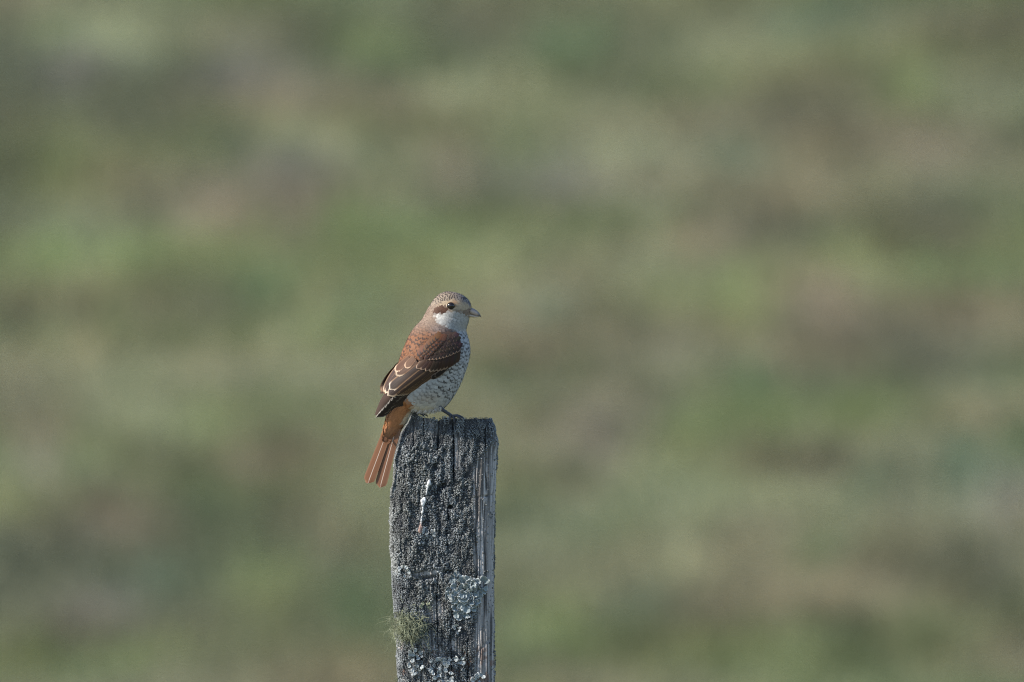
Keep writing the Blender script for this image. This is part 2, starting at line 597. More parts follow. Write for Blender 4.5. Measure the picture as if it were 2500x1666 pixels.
r = np.random.default_rng(11)
nc = 150000
ai = r.integers(0, NA, nc)
pr = 1018 + (1680 - 1018) * r.random(nc)
X, Y, Z, gpx, gpy = post_point(ai, pr)
bb = bare(gpx, gpy)
bb = np.where(uy[ai] > .3, sstep(.45, .6, fbm(sa[ai] * 6, pr / 60, 0, 55, 2)), bb)
cl = fbm(sa[ai] * 0.0435 / .0036, pr / 20, 0, 56, 2)
clm = sstep(.32, .62, cl)
dn = (1 - bb) * (0.30 + 1.0 * clm) + .02 * bb
dn *= np.where(crack(gpx, gpy) > 1.0e-3, .08, 1)
coarse = fbm(sa[ai] * 0.0435 / .016, pr / 46, 3, 57, 2)
sz = (0.40 + .75 * coarse) * r.uniform(.65, 1.2, nc) * 0.95e-3
sz *= np.where(gpy < 1085, .7, 1.0) * np.where(gpx > 1100, .82, 1.0)
ok = (r.random(nc) < dn) & (uy[ai] < .55)
order = np.where(ok)[0]
nn_ = np.stack([nx_[ai], ny_[ai], np.zeros(nc)], 1)
P = np.stack([X, Y, Z], 1) + nn_ * (sz * .25 + clm * 1.1e-3 * (1 - bb))[:, None]
cell = {}
keep = []
for i in order:
    p, s0 = P[i], sz[i]
    k = (int(p[0] // .0015), int(p[1] // .0015), int(p[2] // .0015))
    bad = False
    for a_ in (-1, 0, 1):
        for b_ in (-1, 0, 1):
            for c_ in (-1, 0, 1):
                for j in cell.get((k[0] + a_, k[1] + b_, k[2] + c_), ()):
                    if (p[0] - P[j][0]) ** 2 + (p[1] - P[j][1]) ** 2 + (p[2] - P[j][2]) ** 2 < (0.60 * (s0 + sz[j])) ** 2:
                        bad = True
                        break
                if bad:
                    break
            if bad:
                break
        if bad:
            break
    if not bad:
        cell.setdefault(k, []).append(i)
        keep.append(i)
keep = np.array(keep[:26000])
print('grains', len(keep))
gvs, gfs, gcs, off_ = [], [], [], 0
gtone = r.uniform(.45, 1.45, nc) * (.65 + .7 * fbm(P[:, 0] / .012, P[:, 2] / .012, 0, 58, 2)) * (.7 + .45 * clm)
big = sz[keep] > .00072
for sel, sub in ((keep[big], 2), (keep[~big], 1)):
    iv, iff = ico(sub)
    nk, nv = len(sel), len(iv)
    scl = sz[sel][:, None, None] * r.uniform(.8, 1.25, (nk, 1, 3))
    lumpy = 1 + (r.random((nk, nv, 1)) - .5) * .75
    gvs.append((iv[None] * scl * lumpy + P[sel][:, None]).reshape(-1, 3))
    gfs.append((iff[None] + (np.arange(nk) * nv)[:, None, None]).reshape(-1, 3) + off_)
    off_ += nk * nv
    gcol = np.array((.185, .202, .215))[None] * gtone[sel][:, None]
    brn = sstep(.55, .7, fbm(P[sel][:, 0] / .02, P[sel][:, 2] / .03, 0, 59, 2))[:, None] * .5
    gcol = gcol * (1 - brn) + gcol * np.array((1.0, .95, .85)) * brn
    gcs.append(np.repeat(gcol, nv, 0))
me = mesh_np('crust_lichen', np.concatenate(gvs), np.concatenate(gfs), attr_mat('crust_grains', .9, .15, .25, 2500, .4, .0004, 4000))
attr(me, 'Col', np.concatenate(gcs))
print('grain tris', sum(len(q) for q in gfs))
link('crust_lichen', me, post, kind='stuff', label='dark grey granular crust covering the wood')


# ---- leafy lichens
def lobe_mesh(name, mat, seed, n=9, inner=(.23, .28, .30), outer=(.47, .515, .54)):
    r = np.random.default_rng(seed)
    u, v = np.meshgrid(np.linspace(-1, 1, n), np.linspace(0, 1, n))
    wid = (0.30 + .55 * np.sin(np.clip(v * 1.12, 0, 1) * np.pi * .62)) * (1 - .25 * sstep(.85, 1, v))
    notch = 1 - .16 * np.abs(np.sin(u * 4.2 + seed)) * v
    x = u * wid * .62
    y = v * notch - .13 * u * u * v
    z = .16 * np.sin(v * 2.5 + seed) + .14 * u * u + .10 * np.sin(u * 5 + seed * 2) * v + .22 * sstep(.6, 1, v) * (r.random() - .2)
    top = np.stack([x, y, z], -1).reshape(-1, 3)
    bot = top - np.array((0, 0, .07))
    V = np.concatenate([top, bot])
    f = grid_faces(n, n)
    nn = n * n
    bd = np.concatenate([np.arange(n), np.arange(2 * n - 1, nn, n), np.arange(nn - 2, nn - n - 1, -1), np.arange(nn - 2 * n, 0, -n)])
    b2 = np.roll(bd, -1)
    F = np.concatenate([f, f[:, ::-1] + nn, np.stack([b2, bd, bd + nn, b2 + nn], 1)])
    me = mesh_np(name, V, F, mat)
    rim = sstep(.7, 1, np.maximum(np.abs(u), v)).reshape(-1)
    c = np.array(inner) * (1 - rim[:, None]) + np.array(outer) * rim[:, None]
    attr(me, 'Col', np.concatenate([c, np.tile((.12, .12, .10), (nn, 1))]))
    return me


lob_mat = attr_mat('foliose_lichen', .85, .15, .22, 900, .4, .0005, 2600)
lobes = {'grey': [lobe_mesh('lobe', lob_mat, i) for i in range(7)],
         'pale': [lobe_mesh('lobe', lob_mat, i, 7, (.36, .40, .42), (.58, .61, .63)) for i in range(7)],
         'dark': [lobe_mesh('lobe', lob_mat, i, 7, (.10, .125, .145), (.19, .21, .22)) for i in range(7)],
         'yellow': [lobe_mesh('lobe', lob_mat, i, 7, (.27, .29, .20), (.42, .43, .33)) for i in range(7)]}


def orient(p, nrm, ang, tilt, size, wide=1.0):
    n = Vector(nrm).normalized()
    up = Vector((0, 0, 1))
    side = up.cross(n).normalized()
    d = side * math.cos(ang) + up * math.sin(ang)
    d = (d * math.cos(tilt) + n * math.sin(tilt)).normalized()
    sd = d.cross(n).normalized()
    nn = sd.cross(d).normalized()
    m = Matrix((sd * wide, d, nn)).transposed().to_4x4()
    return Matrix.Translation(Vector(p)) @ m @ Matrix.Scale(size, 4)


def leafy(px, py, rx, ry, count, size, label, group=None, seed=0, tone='pale'):
    r = random.Random(seed)
    p0, n0 = surf(np.array([px]), np.array([py]))
    base = Vector(p0[0]) + Vector(n0[0]) * .0012
    props = dict(label=label, category='lichen')
    if group:
        props['group'] = group
    root = empty('foliose_lichen', base, **props)
    for i in range(count):
        a = r.uniform(0, 2 * math.pi) if i > count * .5 else 2 * math.pi * i / (count * .5) + r.uniform(-.2, .2)
        rad = r.uniform(.4, .85) * (1 + .22 * math.sin(3 * a + 1) + .12 * math.sin(5 * a)) if i < count * .5 else r.uniform(0, .55)
        if count < 30:
            a, rad = r.uniform(0, 6.283), math.sqrt(r.random()) * 1.05
        x, y = px + math.cos(a) * rx * rad, py - math.sin(a) * ry * rad
        if count < 30:
            a = a + r.gauss(0, .9)
        else:
            a = a + r.gauss(0, .45)
            x, y = x + r.gauss(0, 3.5), y + r.gauss(0, 3.5)
        p, n = surf(np.array([x]), np.array([y]))
        sz = size * (r.uniform(.55, 1.3) if count >= 30 else r.uniform(.35, 1.0)) * S
        lift = .0009 + (.0022 if i >= count * .5 else 0) * r.random()
        tilt = r.uniform(-.05, .3) if i < count * .5 else r.uniform(.05, .55)
        o = bpy.data.objects.new('lobe', lobes[tone][r.randrange(7)])
        COL.objects.link(o)
        o.matrix_world = orient(Vector(p[0]) + Vector(n[0]) * lift, n[0], a + r.uniform(-.5, .5), tilt, sz, r.uniform(.8, 1.3))
        o.parent = root
        o.matrix_parent_inverse = root.matrix_world.inverted()
    return root


leafy(1131, 1450, 44, 56, 120, 17, 'large grey green leafy lichen rosette with curled lobes on the post', seed=1, tone='grey')
leafy(987, 1394, 14, 11, 14, 12, 'small pale leafy lichen near the left edge of the post, above the beard lichen', seed=2)
leafy(1047, 1296, 13, 11, 12, 11, 'small pale lichen tuft at the foot of the white dropping streak', seed=3)
leafy(1040, 1475, 11, 10, 11, 10, 'small yellowish leafy lichen between the beard lichen and the large rosette', seed=4, tone='yellow')
leafy(1017, 1517, 26, 15, 22, 14, 'dark bluish leafy lichen clump right beside the beard lichen', seed=5, tone='dark')
leafy(1116, 1532, 7, 12, 9, 10, 'tiny pale lichen flakes just below the large rosette', seed=6)
leafy(1018, 1596, 14, 14, 15, 13, 'pale crumpled lichen patch below the beard lichen', seed=7)
leafy(1016, 1632, 20, 16, 22, 11, 'bluish white flaky lichen left of the reddish wood patch', seed=8)
leafy(1072, 1628, 20, 18, 24, 13, 'bluish white flaky lichen right of the reddish wood patch', seed=9)
leafy(1105, 1615, 24, 9, 16, 13, 'row of whitish lichen flakes touching the cracked wood, lower on the post', seed=10)
leafy(1090, 1656, 26, 12, 24, 12, 'broad pale flaky lichen patch lowest on the post front', seed=11)
leafy(1172, 1655, 12, 14, 11, 15, 'upright whitish lichen flake on the bare grained wood edge', seed=12)
leafy(952, 1268, 5, 10, 8, 8, 'tiny dark lichen knob sticking out from the left edge of the post', seed=13, tone='dark')

# ---- beard lichen: fine branching strands
r = np.random.default_rng(5)
Vs, Fs = [], []


def strand(p, d, L, rad, curl, segs=9):
    p, d = np.array(p, float), np.array(d, float)
    ring0 = sum(len(q) for q in Vs)
    pts = []
    for i in range(segs + 1):
        f = i / segs
        rr = rad * (1 - .75 * f)
        d = d + r.normal(0, curl, 3) + np.array((0, 0, -.10))
        d /= np.linalg.norm(d)
        a = np.cross(d, (0.3, 1, .2))
        a /= np.linalg.norm(a)
        b = np.cross(d, a)
        pts += [p + rr * (a * math.cos(k * 2.094) + b * math.sin(k * 2.094)) for k in range(3)]
        if i and L > .010 and r.random() < .16:
            subs.append((p.copy(), d + r.normal(0, .7, 3), L * .35, rad * .7))
        p = p + d * L / segs
    Vs.append(np.array(pts))
    for i in range(segs):
        for k in range(3):
            k2 = (k + 1) % 3
            Fs.append((ring0 + 3 * i + k, ring0 + 3 * i + k2, ring0 + 3 * i + 3 + k2, ring0 + 3 * i + 3 + k))


subs = []
for i in range(430):
    x0, y0 = 998 + r.normal(0, 14), 1518 + r.normal(0, 11)
    p, n = surf(np.array([max(x0, 966)]), np.array([y0]))
    sp = r.normal(0, .55)
    d = np.array((-.12 + sp * .8, 0, -.65 + r.normal(0, .45))) + n[0] * r.uniform(.2, 1.1)
    strand(p[0] + n[0] * .0008, d / np.linalg.norm(d), r.uniform(.007, .021) * (1 if r.random() < .8 else 1.5), r.uniform(.00018, .00032), .26)
for i in range(420):
    x0, y0 = 996 + r.normal(0, 14), 1520 + r.normal(0, 13)
    p, n = surf(np.array([max(x0, 968)]), np.array([y0]))
    d = np.array((-.2 + r.normal(0, .5), 0, -.5 + r.normal(0, .5))) + n[0] * r.uniform(.3, 1.0)
    strand(p[0] + n[0] * .0006, d / np.linalg.norm(d), r.uniform(.003, .008), r.uniform(.00025, .0004), .35, 5)
for (p, d, L, rad) in list(subs):
    strand(p, d / np.linalg.norm(d), L, rad, .3, 5)
beard_mat = attr_mat('beard_lichen', .85, .1)


def beard_link(label):
    Vb = np.concatenate(Vs)
    nz_ = fbm(Vb[:, 0] / .004, Vb[:, 2] / .004, 0, 12, 2)[:, None]
    me = mesh_np('beard_lichen', Vb, np.array(Fs), beard_mat)
    attr(me, 'Col', np.array((.27, .295, .205)) * (.6 + .8 * nz_))
    link('beard_lichen', me, label=label, category='lichen')
    Vs.clear()
    Fs.clear()


beard_link('shaggy grey green beard lichen hanging from the left edge of the post')
for i in range(40):
    p, n = surf(np.array([963. + r.normal(0, 3)]), np.array([1662. + r.normal(0, 3)]))
    d = np.array((-.8, -.2, .3)) + r.normal(0, .5, 3)
    strand(p[0], d / np.linalg.norm(d), r.uniform(.004, .01), .0002, .3)
beard_link('small wispy tuft of beard lichen at the left edge, below the shaggy one')

# ---- white dropping streak with a pinkish end
r = np.random.default_rng(8)
path = [(1050, 1172, 2.0), (1047, 1180, 4.5), (1043, 1187, 2.6), (1042, 1200, 1.8), (1039, 1211, 1.8), (1036, 1220, 4.8), (1033, 1230, 4.6), (1032, 1240, 2.2), (1031, 1252, 2.6), (1029, 1262, 1.8), (1028, 1272, 1.8),
        (1027, 1282, 2.4), (1026, 1292, 4.2), (1025, 1299, 4.0)]
gv, gf, gc = [], [], []
k = 0
iv1, if1 = ico(2)
for (x0, y0, w0), (x1, y1, w1) in zip(path[:-1], path[1:]):
    m = max(2, int(math.hypot(x1 - x0, y1 - y0) / 1.6))
    for j in range(m):
        f = j / m
        x, y = x0 + (x1 - x0) * f + r.normal(0, 1.2), y0 + (y1 - y0) * f
        ww = w0 + (w1 - w0) * f
        p, n = surf(np.array([x]), np.array([y]))
        if r.random() < .35 and y < 1275:
            continue
        rad = ww * S * r.uniform(.6, 1.15)
        q = iv1 * rad * (1 + (r.random((len(iv1), 1)) - .5) * .3) * np.array((1, .7, 1.25))
        gv.append(q + p[0] + n[0] * .0022)
        gf.append(if1 + k)
        k += len(iv1)
        pink = sstep(1270, 1284, y)
        gc.append(np.tile(np.array((.62, .64, .66)) * (1 - pink) + np.array((.36, .25, .22)) * pink, (len(iv1), 1)))
me = mesh_np('dropping_streak', np.concatenate(gv), np.concatenate(gf), attr_mat('dropping', .8, .2, .12, 1500))
attr(me, 'Col', np.concatenate(gc))
link('dropping_streak', me, post, label='white dried dropping streak with a pinkish lower end')


# ------------------------------------------------------------------ the bird
# (u, v) are 1/4.611 photograph pixels from (860, 690); depth q in the same unit, negative towards the camera
Q = S / 4.611
YB = -0.0165


def B(u, v, q=0.0):
    u, v, q = np.broadcast_arrays(np.asarray(u, float), np.asarray(v, float), np.asarray(q, float))
    return np.stack([(860 + u / 4.611 - 1250) * S, YB + q * Q, ZC + (833 - 690 - v / 4.611) * S], -1)


def unB(p):
    return ((p[..., 0] / S + 1250 - 860) * 4.611, ((833 - 690) - (p[..., 2] - ZC) / S) * 4.611, (p[..., 1] - YB) / Q)


bird = empty('bird', tuple(B(900., 1510., 0.)), label='small brown and white bird with scaly breast perched on the post', category='bird')

body_rows = [(102, 1066, 1102, 14), (107, 1042, 1135, 34), (114, 1015, 1172, 62), (130, 982, 1221, 96), (160, 946, 1270, 126), (200, 912, 1312, 148), (250, 879, 1336, 165),
             (300, 848, 1344, 172), (350, 822, 1338, 174), (400, 796, 1318, 176), (450, 758, 1306, 182), (490, 716, 1291, 194), (540, 678, 1278, 214),
             (600, 643, 1296, 248), (660, 614, 1314, 276), (720, 587, 1325, 298), (780, 562, 1328, 312), (840, 541, 1321, 322), (900, 524, 1308, 326),
             (960, 508, 1291, 324), (1020, 496, 1269, 316), (1080, 490, 1247, 304), (1140, 490, 1221, 286), (1200, 495, 1192, 264), (1260, 508, 1157, 238),
             (1320, 530, 1117, 206), (1370, 568, 1079, 172), (1405, 620, 1043, 136), (1432, 680, 990, 92), (1450, 735, 925, 50), (1458, 790, 860, 14)]
rump_rows = [(1230, 560, 800, 110), (1300, 490, 780, 112), (1380, 432, 722, 96), (1436, 402, 690, 80), (1500, 388, 652, 62), (1560, 376, 618, 50), (1620, 360, 570, 38), (1680, 350, 542, 28), (1720, 352, 520, 16),
             (1742, 385, 490, 7)]


def loft(rows, nrow, na, psi_f, yc_f, cap=True):
    r = np.array(rows, float)
    v = np.linspace(r[0, 0], r[-1, 0], nrow)
    # denser at both ends
    L, R_, b = [np.interp(v, r[:, 0], r[:, i]) for i in (1, 2, 3)]
    for _ in range(4):
        for arr in (L, R_, b):
            arr[1:-1] = .25 * arr[:-2] + .5 * arr[1:-1] + .25 * arr[2:]
    psi = np.array([psi_f(k) for k in v])
    Wd = (R_ - L) / 2
    bb = np.minimum(b, Wd * 1.0 / np.maximum(np.abs(np.sin(psi)), .3) * .95)
    a = np.sqrt(np.maximum(Wd ** 2 - (bb * np.sin(psi)) ** 2, 1)) / np.cos(psi)
    th = np.linspace(0, 2 * np.pi, na, endpoint=False)
    fx, fy = np.cos(psi)[:, None], np.sin(psi)[:, None]
    ca, sa_ = np.cos(th)[None], np.sin(th)[None]
    U = ((L + R_) / 2)[:, None] + a[:, None] * ca * fx + bb[:, None] * sa_ * fy
    Qd = np.array([yc_f(k) for k in v])[:, None] + a[:, None] * ca * fy - bb[:, None] * sa_ * fx
    P = B(U, np.repeat(v[:, None], na, 1), Qd).reshape(-1, 3)
    F = grid_faces(na, nrow, True)
    top = len(P)
    P = np.vstack([P, P[:na].mean(0), P[-na:].mean(0)])
    j = np.arange(na)
    T1 = np.stack([j, (j + 1) % na, np.full(na, top)], 1)[:, ::-1]
    T2 = np.stack([(nrow - 1) * na + j, (nrow - 1) * na + (j + 1) % na, np.full(na, top + 1)], 1)
    return P, F, np.vstack([T1, T2])


psi_body = lambda v: 0.02 + 0.26 * float(sstep(380, 700, v))
P1, F1, T1 = loft(body_rows, 200, 96, psi_body, lambda v: 0.0)
P2, F2, T2 = loft(rump_rows, 60, 48, lambda v: .25, lambda v: -6 + 10 * float(sstep(1300, 1700, v)))
bm = bmesh.new()
for Pn, Fn, Tn in ((P1, F1, T1), (P2, F2, T2)):
    vs = [bm.verts.new(p) for p in Pn]
    for f in Fn:
        bm.faces.new([vs[i] for i in f])
    for f in Tn:
        bm.faces.new([vs[i] for i in f])
bmesh.ops.recalc_face_normals(bm, faces=bm.faces)
tm = bpy.data.meshes.new('tmp_body')
bm.to_mesh(tm)
bm.free()
to = bpy.data.objects.new('tmp_body', tm)
COL.objects.link(to)
md = to.modifiers.new('r', 'REMESH')
md.mode = 'VOXEL'
md.voxel_size = 0.0008
md2 = to.modifiers.new('s', 'SMOOTH')
md2.factor = .5
md2.iterations = 6
dg = bpy.context.evaluated_depsgraph_get()
bme = bpy.data.meshes.new_from_object(to.evaluated_get(dg))
bpy.data.objects.remove(to)
bme.name = 'body'
nbv = len(bme.vertices)
bco = np.empty(nbv * 3, np.float32)
bme.vertices.foreach_get('co', bco)
bco = bco.reshape(-1, 3).astype(float)
bno = np.empty(nbv * 3, np.float32)
bme.vertices.foreach_get('normal', bno)
bno = bno.reshape(-1, 3).astype(float)
bme.polygons.foreach_set('use_smooth', np.ones(len(bme.polygons), bool))
print('body verts', nbv)

wing_L = [(440, 752), (480, 725), (580, 655), (700, 594), (850, 532), (930, 490), (1000, 450), (1090, 410), (1180, 370), (1240, 348), (1330, 300), (1440, 262), (1530, 240), (1600, 215)]
wing_R = [(440, 1100), (530, 1170), (600, 1205), (700, 1216), (790, 1212), (870, 1190), (920, 1150), (970, 1085), (1050, 995), (1100, 905), (1180, 800), (1240, 705), (1310, 602), (1380, 500),
          (1440, 405), (1490, 335), (1530, 268), (1600, 230)]
wing_D = [(440, 205), (540, 250), (620, 300), (700, 330), (800, 350), (900, 356), (1000, 346), (1100, 318), (1200, 272), (1300, 205), (1400, 130), (1530, 62), (1600, 50)]


def sdpoly(u, v, poly):
    """signed distance, positive inside"""
    p = np.array(poly, float)
    d = np.full(np.shape(u), 1e9)
    ins = np.zeros(np.shape(u), bool)
    for (x0, y0), (x1, y1) in zip(p, np.roll(p, -1, 0)):
        ex, ey = x1 - x0, y1 - y0
        tt = np.clip(((u - x0) * ex + (v - y0) * ey) / (ex * ex + ey * ey), 0, 1)
        d = np.minimum(d, np.hypot(u - x0 - tt * ex, v - y0 - tt * ey))
        c = ((y0 > v) != (y1 > v)) & (u < (x1 - x0) * (v - y0) / (y1 - y0 + 1e-9) + x0)
        ins ^= c
    return np.where(ins, d, -d)


wing_poly = [(960, 580), (1020, 550), (1110, 560), (1185, 590), (1212, 680), (1212, 790), (1190, 870), (1150, 920), (1085, 970), (995, 1050), (905, 1100), (800, 1180), (705, 1240), (602, 1310),
             (500, 1380), (405, 1440), (268, 1530), (240, 1530), (262, 1440), (348, 1240), (410, 1090), (470, 960), (600, 905), (720, 925), (850, 880), (890, 800), (930, 690)]
cheek = [(925, 352), (1010, 338), (1120, 338), (1225, 345), (1320, 395), (1330, 460), (1310, 545), (1240, 545), (1180, 525), (1090, 505), (1040, 470), (1000, 458), (965, 425)]
ear = [(918, 325), (955, 272), (1010, 258), (1060, 268), (1085, 305), (1080, 334), (1010, 346), (930, 346)]
brow = [(960, 255), (1010, 225), (1080, 200), (1160, 195), (1230, 215), (1310, 265), (1345, 300), (1260, 320), (1190, 330), (1120, 325), (1060, 250)]
crown = [(880, 260), (960, 235), (1040, 205), (1150, 190), (1230, 205), (1300, 245), (1360, 290), (1360, 80), (900, 80)]
breast_poly = [(1085, 500), (1130, 520), (1190, 545), (1205, 600), (1216, 700), (1212, 790), (1190, 870), (1150, 920), (1085, 970), (995, 1050), (905, 1100), (800, 1180), (720, 1250), (660, 1320), (650, 1400),
               (600, 1700), (1500, 1700), (1500, 480), (1290, 480)]
rump_poly = [(300, 1280), (560, 1300), (660, 1310), (690, 1400), (650, 1470), (640, 1560), (560, 1760), (300, 1760)]


def plumage(u, v, far):
    """base colour, bar strength, bar colour, feather length, feather width"""
    u, v = np.asarray(u, float), np.asarray(v, float)
    n = len(u)

    def lay(c, new, m):
        return c * (1 - m[:, None]) + np.array(new) * m[:, None]
    jn = (fbm(u / 40, v / 40, 0, 201, 2) - .5) * 26
    mant = sstep(430, 640, v + jn)
    c = np.tile((.215, .158, .122), (n, 1))
    c = lay(c, (.195, .086, .042), mant)
    grey = np.exp(-((u - 1000) / 110) ** 2 - ((v - 520) / 55) ** 2)
    c = lay(c, (.22, .18, .165), grey * .8)
    bar = .15 + .80 * mant
    ln = 62 + 46 * mant
    wd = 38 + 30 * mant
    m = sstep(-20, 14, sdpoly(u, v + jn * .5, breast_poly) + 70 * sstep(600, 700, v))
    c = lay(c, (.395, .405, .425), m)
    sc_ = sstep(1090, 1210, u + .35 * (v - 700)) * sstep(1340, 1200, v) + .55 * sstep(1400, 1250, v) * sstep(640, 800, u)
    bar = bar * (1 - m) + m * np.clip(sc_, 0, 1) * .95
    ln = ln * (1 - m) + m * 98
    wd = wd * (1 - m) + m * 66
    upper = m * sstep(640, 540, v)
    ln = ln - 30 * upper
    wd = wd - 22 * upper
    flank = m * np.exp(-((u - 870) / 130) ** 2 - ((v - 1290) / 60) ** 2)
    c = lay(c, (.40, .33, .27), flank * .6)
    vent = sstep(1320, 1400, v) * m
    c = lay(c, (.50, .475, .44), vent)
    bar = bar * (1 - vent)
    m = sstep(-22, 8, sdpoly(u, v + jn, rump_poly))
    rump = np.array((.40, .175, .078))
    dk = sstep(580, 670, u + (v - 1436) * .35)
    c = lay(c, rump, m)
    c = lay(c, (.20, .10, .05), m * dk * .7)
    bar = bar * (1 - m * .8)
    ln = ln * (1 - m) + m * 145
    wd = wd * (1 - m) + m * 36
    low_ = m * sstep(1600, 1720, v)
    c = lay(c, (.24, .115, .062), low_)
    und = m * sstep(640, 680, u + (v - 1436) * .62) * sstep(1600, 1520, v)
    c = lay(c, (.62, .52, .40), und)
    # head
    hm = sstep(520, 430, v)
    m = sstep(-12, 8, sdpoly(u, v + jn * .3, crown)) * hm
    c = lay(c, (.265, .215, .168), m)
    fore = m * sstep(1120, 1290, u + (150 - v) * .2)
    c = lay(c, (.24, .215, .21), fore)
    bar = bar * (1 - m) + m * 1.0
    nape = hm * (1 - m) * sstep(900, 850, u)
    bar = np.maximum(bar, nape * .4)
    m = sstep(-12, 8, sdpoly(u, v, brow)) * hm
    c = lay(c, (.38, .30, .21), m)
    bar = bar * (1 - m * .9)
    m = sstep(-24, 14, sdpoly(u + jn * .5, v + jn * .8, cheek)) * sstep(580, 540, v)
    c = lay(c, (.52, .505, .48), m)
    c = lay(c, (.33, .325, .315), m * sstep(1030, 1150, u) * .9)  # front cheek and throat greyed, their shade put into the colour
    mott = m * np.exp(-((u - 1130) / 90) ** 2 - ((v - 415) / 40) ** 2)
    c = lay(c, (.48, .46, .44), mott * .6)
    bar = bar * (1 - m) + m * .08 + mott * .4
    m = sstep(-11, 5, sdpoly(u, v + jn * .25, ear))
    c = lay(c, (.080, .040, .026), m)
    bar = bar * (1 - m)
    lore = np.exp(-((u - 1215) / 60) ** 2 - ((v - 318) / 12) ** 2)
    c = lay(c, (.10, .07, .055), lore * .75)
    oran = np.exp(-((u - 1165) / 24) ** 2 - ((v - 235) / 24) ** 2)
    c = lay(c, (.42, .20, .09), oran * .8)
    spot = np.exp(-((u - 1115) / 40) ** 2 - ((v - 527) / 14) ** 2)
    c = lay(c, (.07, .06, .06), spot * .9)
    hd = sstep(470, 390, v)
    ln = ln * (1 - hd) + hd * 58
    wd = wd * (1 - hd) + hd * 40
    return c, np.clip(bar, 0, 1), ln, wd


def near_uv(p):
    """coordinates of a point, far side points folded on the near side"""
    u, v, q = unB(p)
    psi = 0.02 + 0.26 * sstep(380, 700, v)
    rr = np.array(body_rows, float)
    cc = (np.interp(v, rr[:, 0], rr[:, 1]) + np.interp(v, rr[:, 0], rr[:, 2])) / 2
    lat = (u - cc) * np.sin(psi) - q * np.cos(psi)
    far = lat < 0
    u2 = np.where(far, u - 2 * lat * np.sin(psi), u)
    return u2, v, far, lat


u_, v_, far_, _ = near_uv(bco)
cb_, _, _, _ = plumage(u_, v_, far_)
attr(bme, 'Col', cb_ * .8)
body_mat = attr_mat('down', .95, .05, .2, 1500)
bme.materials.clear()
bme.materials.append(body_mat)
link('body', bme, bird)

# ---- feather material: vane colour, pale or dark margin, shaft and barbs from the feather's own coordinates
fm, t, bs = newmat('feather')
col = N(t, 'ShaderNodeAttribute', attribute_name='Col').outputs['Color']
fcol = N(t, 'ShaderNodeAttribute', attribute_name='Edge').outputs['Color']
scol = N(t, 'ShaderNodeAttribute', attribute_name='Shaft').outputs['Color']
pa = N(t, 'ShaderNodeAttribute', attribute_name='Par')
sp = N(t, 'ShaderNodeSeparateColor')
t.links.new(pa.outputs['Color'], sp.inputs[0])
fw, barS, shS = sp.outputs[0], sp.outputs[1], sp.outputs[2]
kk = pa.outputs['Alpha']
uvn = N(t, 'ShaderNodeUVMap', uv_map='UVMap')
sx = N(t, 'ShaderNodeSeparateXYZ')
t.links.new(uvn.outputs[0], sx.inputs[0])
fxn = mth(t, 'SUBTRACT', mth(t, 'MULTIPLY', sx.outputs[0], 2.0), 1.0)
ax = mth(t, 'ABSOLUTE', fxn)
fy_ = sx.outputs[1]
ytip = mth(t, 'DIVIDE', mth(t, 'SUBTRACT', fy_, mth(t, 'SUBTRACT', 1.0, kk)), kk)
ytc = mth(t, 'MAXIMUM', ytip, 0.0)
rad = mth(t, 'SQRT', mth(t, 'ADD', mth(t, 'POWER', ax, 2.0), mth(t, 'POWER', ytc, 2.0)))
barbc = N(t, 'ShaderNodeCombineXYZ')
t.links.new(mth(t, 'MULTIPLY', ax, 2.0), barbc.inputs[0])
t.links.new(mth(t, 'SUBTRACT', mth(t, 'MULTIPLY', fy_, 46.0), mth(t, 'MULTIPLY', ax, 7.0)), barbc.inputs[1])
geo = N(t, 'ShaderNodeObjectInfo')
barb = noise(t, barbc.outputs[0], 1.0, 2.0)
soft = N(t, 'ShaderNodeAttribute', attribute_name='Soft').outputs['Fac']
rj = mth(t, 'ADD', rad, mth(t, 'MULTIPLY', mth(t, 'SUBTRACT', barb, .5), mth(t, 'MULTIPLY_ADD', soft, .13, .02)))


def ss(a, b, x):
    n = N(t, 'ShaderNodeMapRange')
    n.interpolation_type = 'SMOOTHSTEP'
    for i, val in ((0, x), (1, a), (2, b)):
        if isinstance(val, (int, float)):
            n.inputs[i].default_value = val
        else:
            t.links.new(val, n.inputs[i])
    return n.outputs[0]


one_fw = mth(t, 'SUBTRACT', 1.0, fw)
edge_m = ss(mth(t, 'SUBTRACT', one_fw, .24), mth(t, 'ADD', one_fw, .09), rj)
edge_m = mth(t, 'MULTIPLY', edge_m, mth(t, 'GREATER_THAN', fw, .001))
# dark crescent just inside the tip
bin_ = N(t, 'ShaderNodeAttribute', attribute_name='BarIn').outputs['Fac']
b1 = ss(bin_, mth(t, 'ADD', bin_, .18), rj)
b2 = mth(t, 'SUBTRACT', 1.0, ss(.84, .96, rj))
bar_m = mth(t, 'MULTIPLY', mth(t, 'MULTIPLY', b1, b2), mth(t, 'MULTIPLY', ss(.52, .74, fy_), barS))
streakc = N(t, 'ShaderNodeCombineXYZ')
t.links.new(mth(t, 'MULTIPLY', sx.outputs[0], 9.0), streakc.inputs[0])
t.links.new(mth(t, 'MULTIPLY', fy_, 1.3), streakc.inputs[1])
t.links.new(mth(t, 'MULTIPLY', N(t, 'ShaderNodeObjectInfo').outputs['Random'], 40.0), streakc.inputs[2])
bar_m = mth(t, 'MULTIPLY', bar_m, mth(t, 'MULTIPLY_ADD', noise(t, streakc.outputs[0], 1.6, 1.0), 1.5, .2), clamp=True)
vk = mth(t, 'ADD', mth(t, 'MULTIPLY_ADD', barb, .30, .60), mth(t, 'MULTIPLY', noise(t, streakc.outputs[0], 1.0, 2.0), .5))
cc = N(t, 'ShaderNodeCombineColor')
for i in range(3):
    t.links.new(vk, cc.inputs[i])
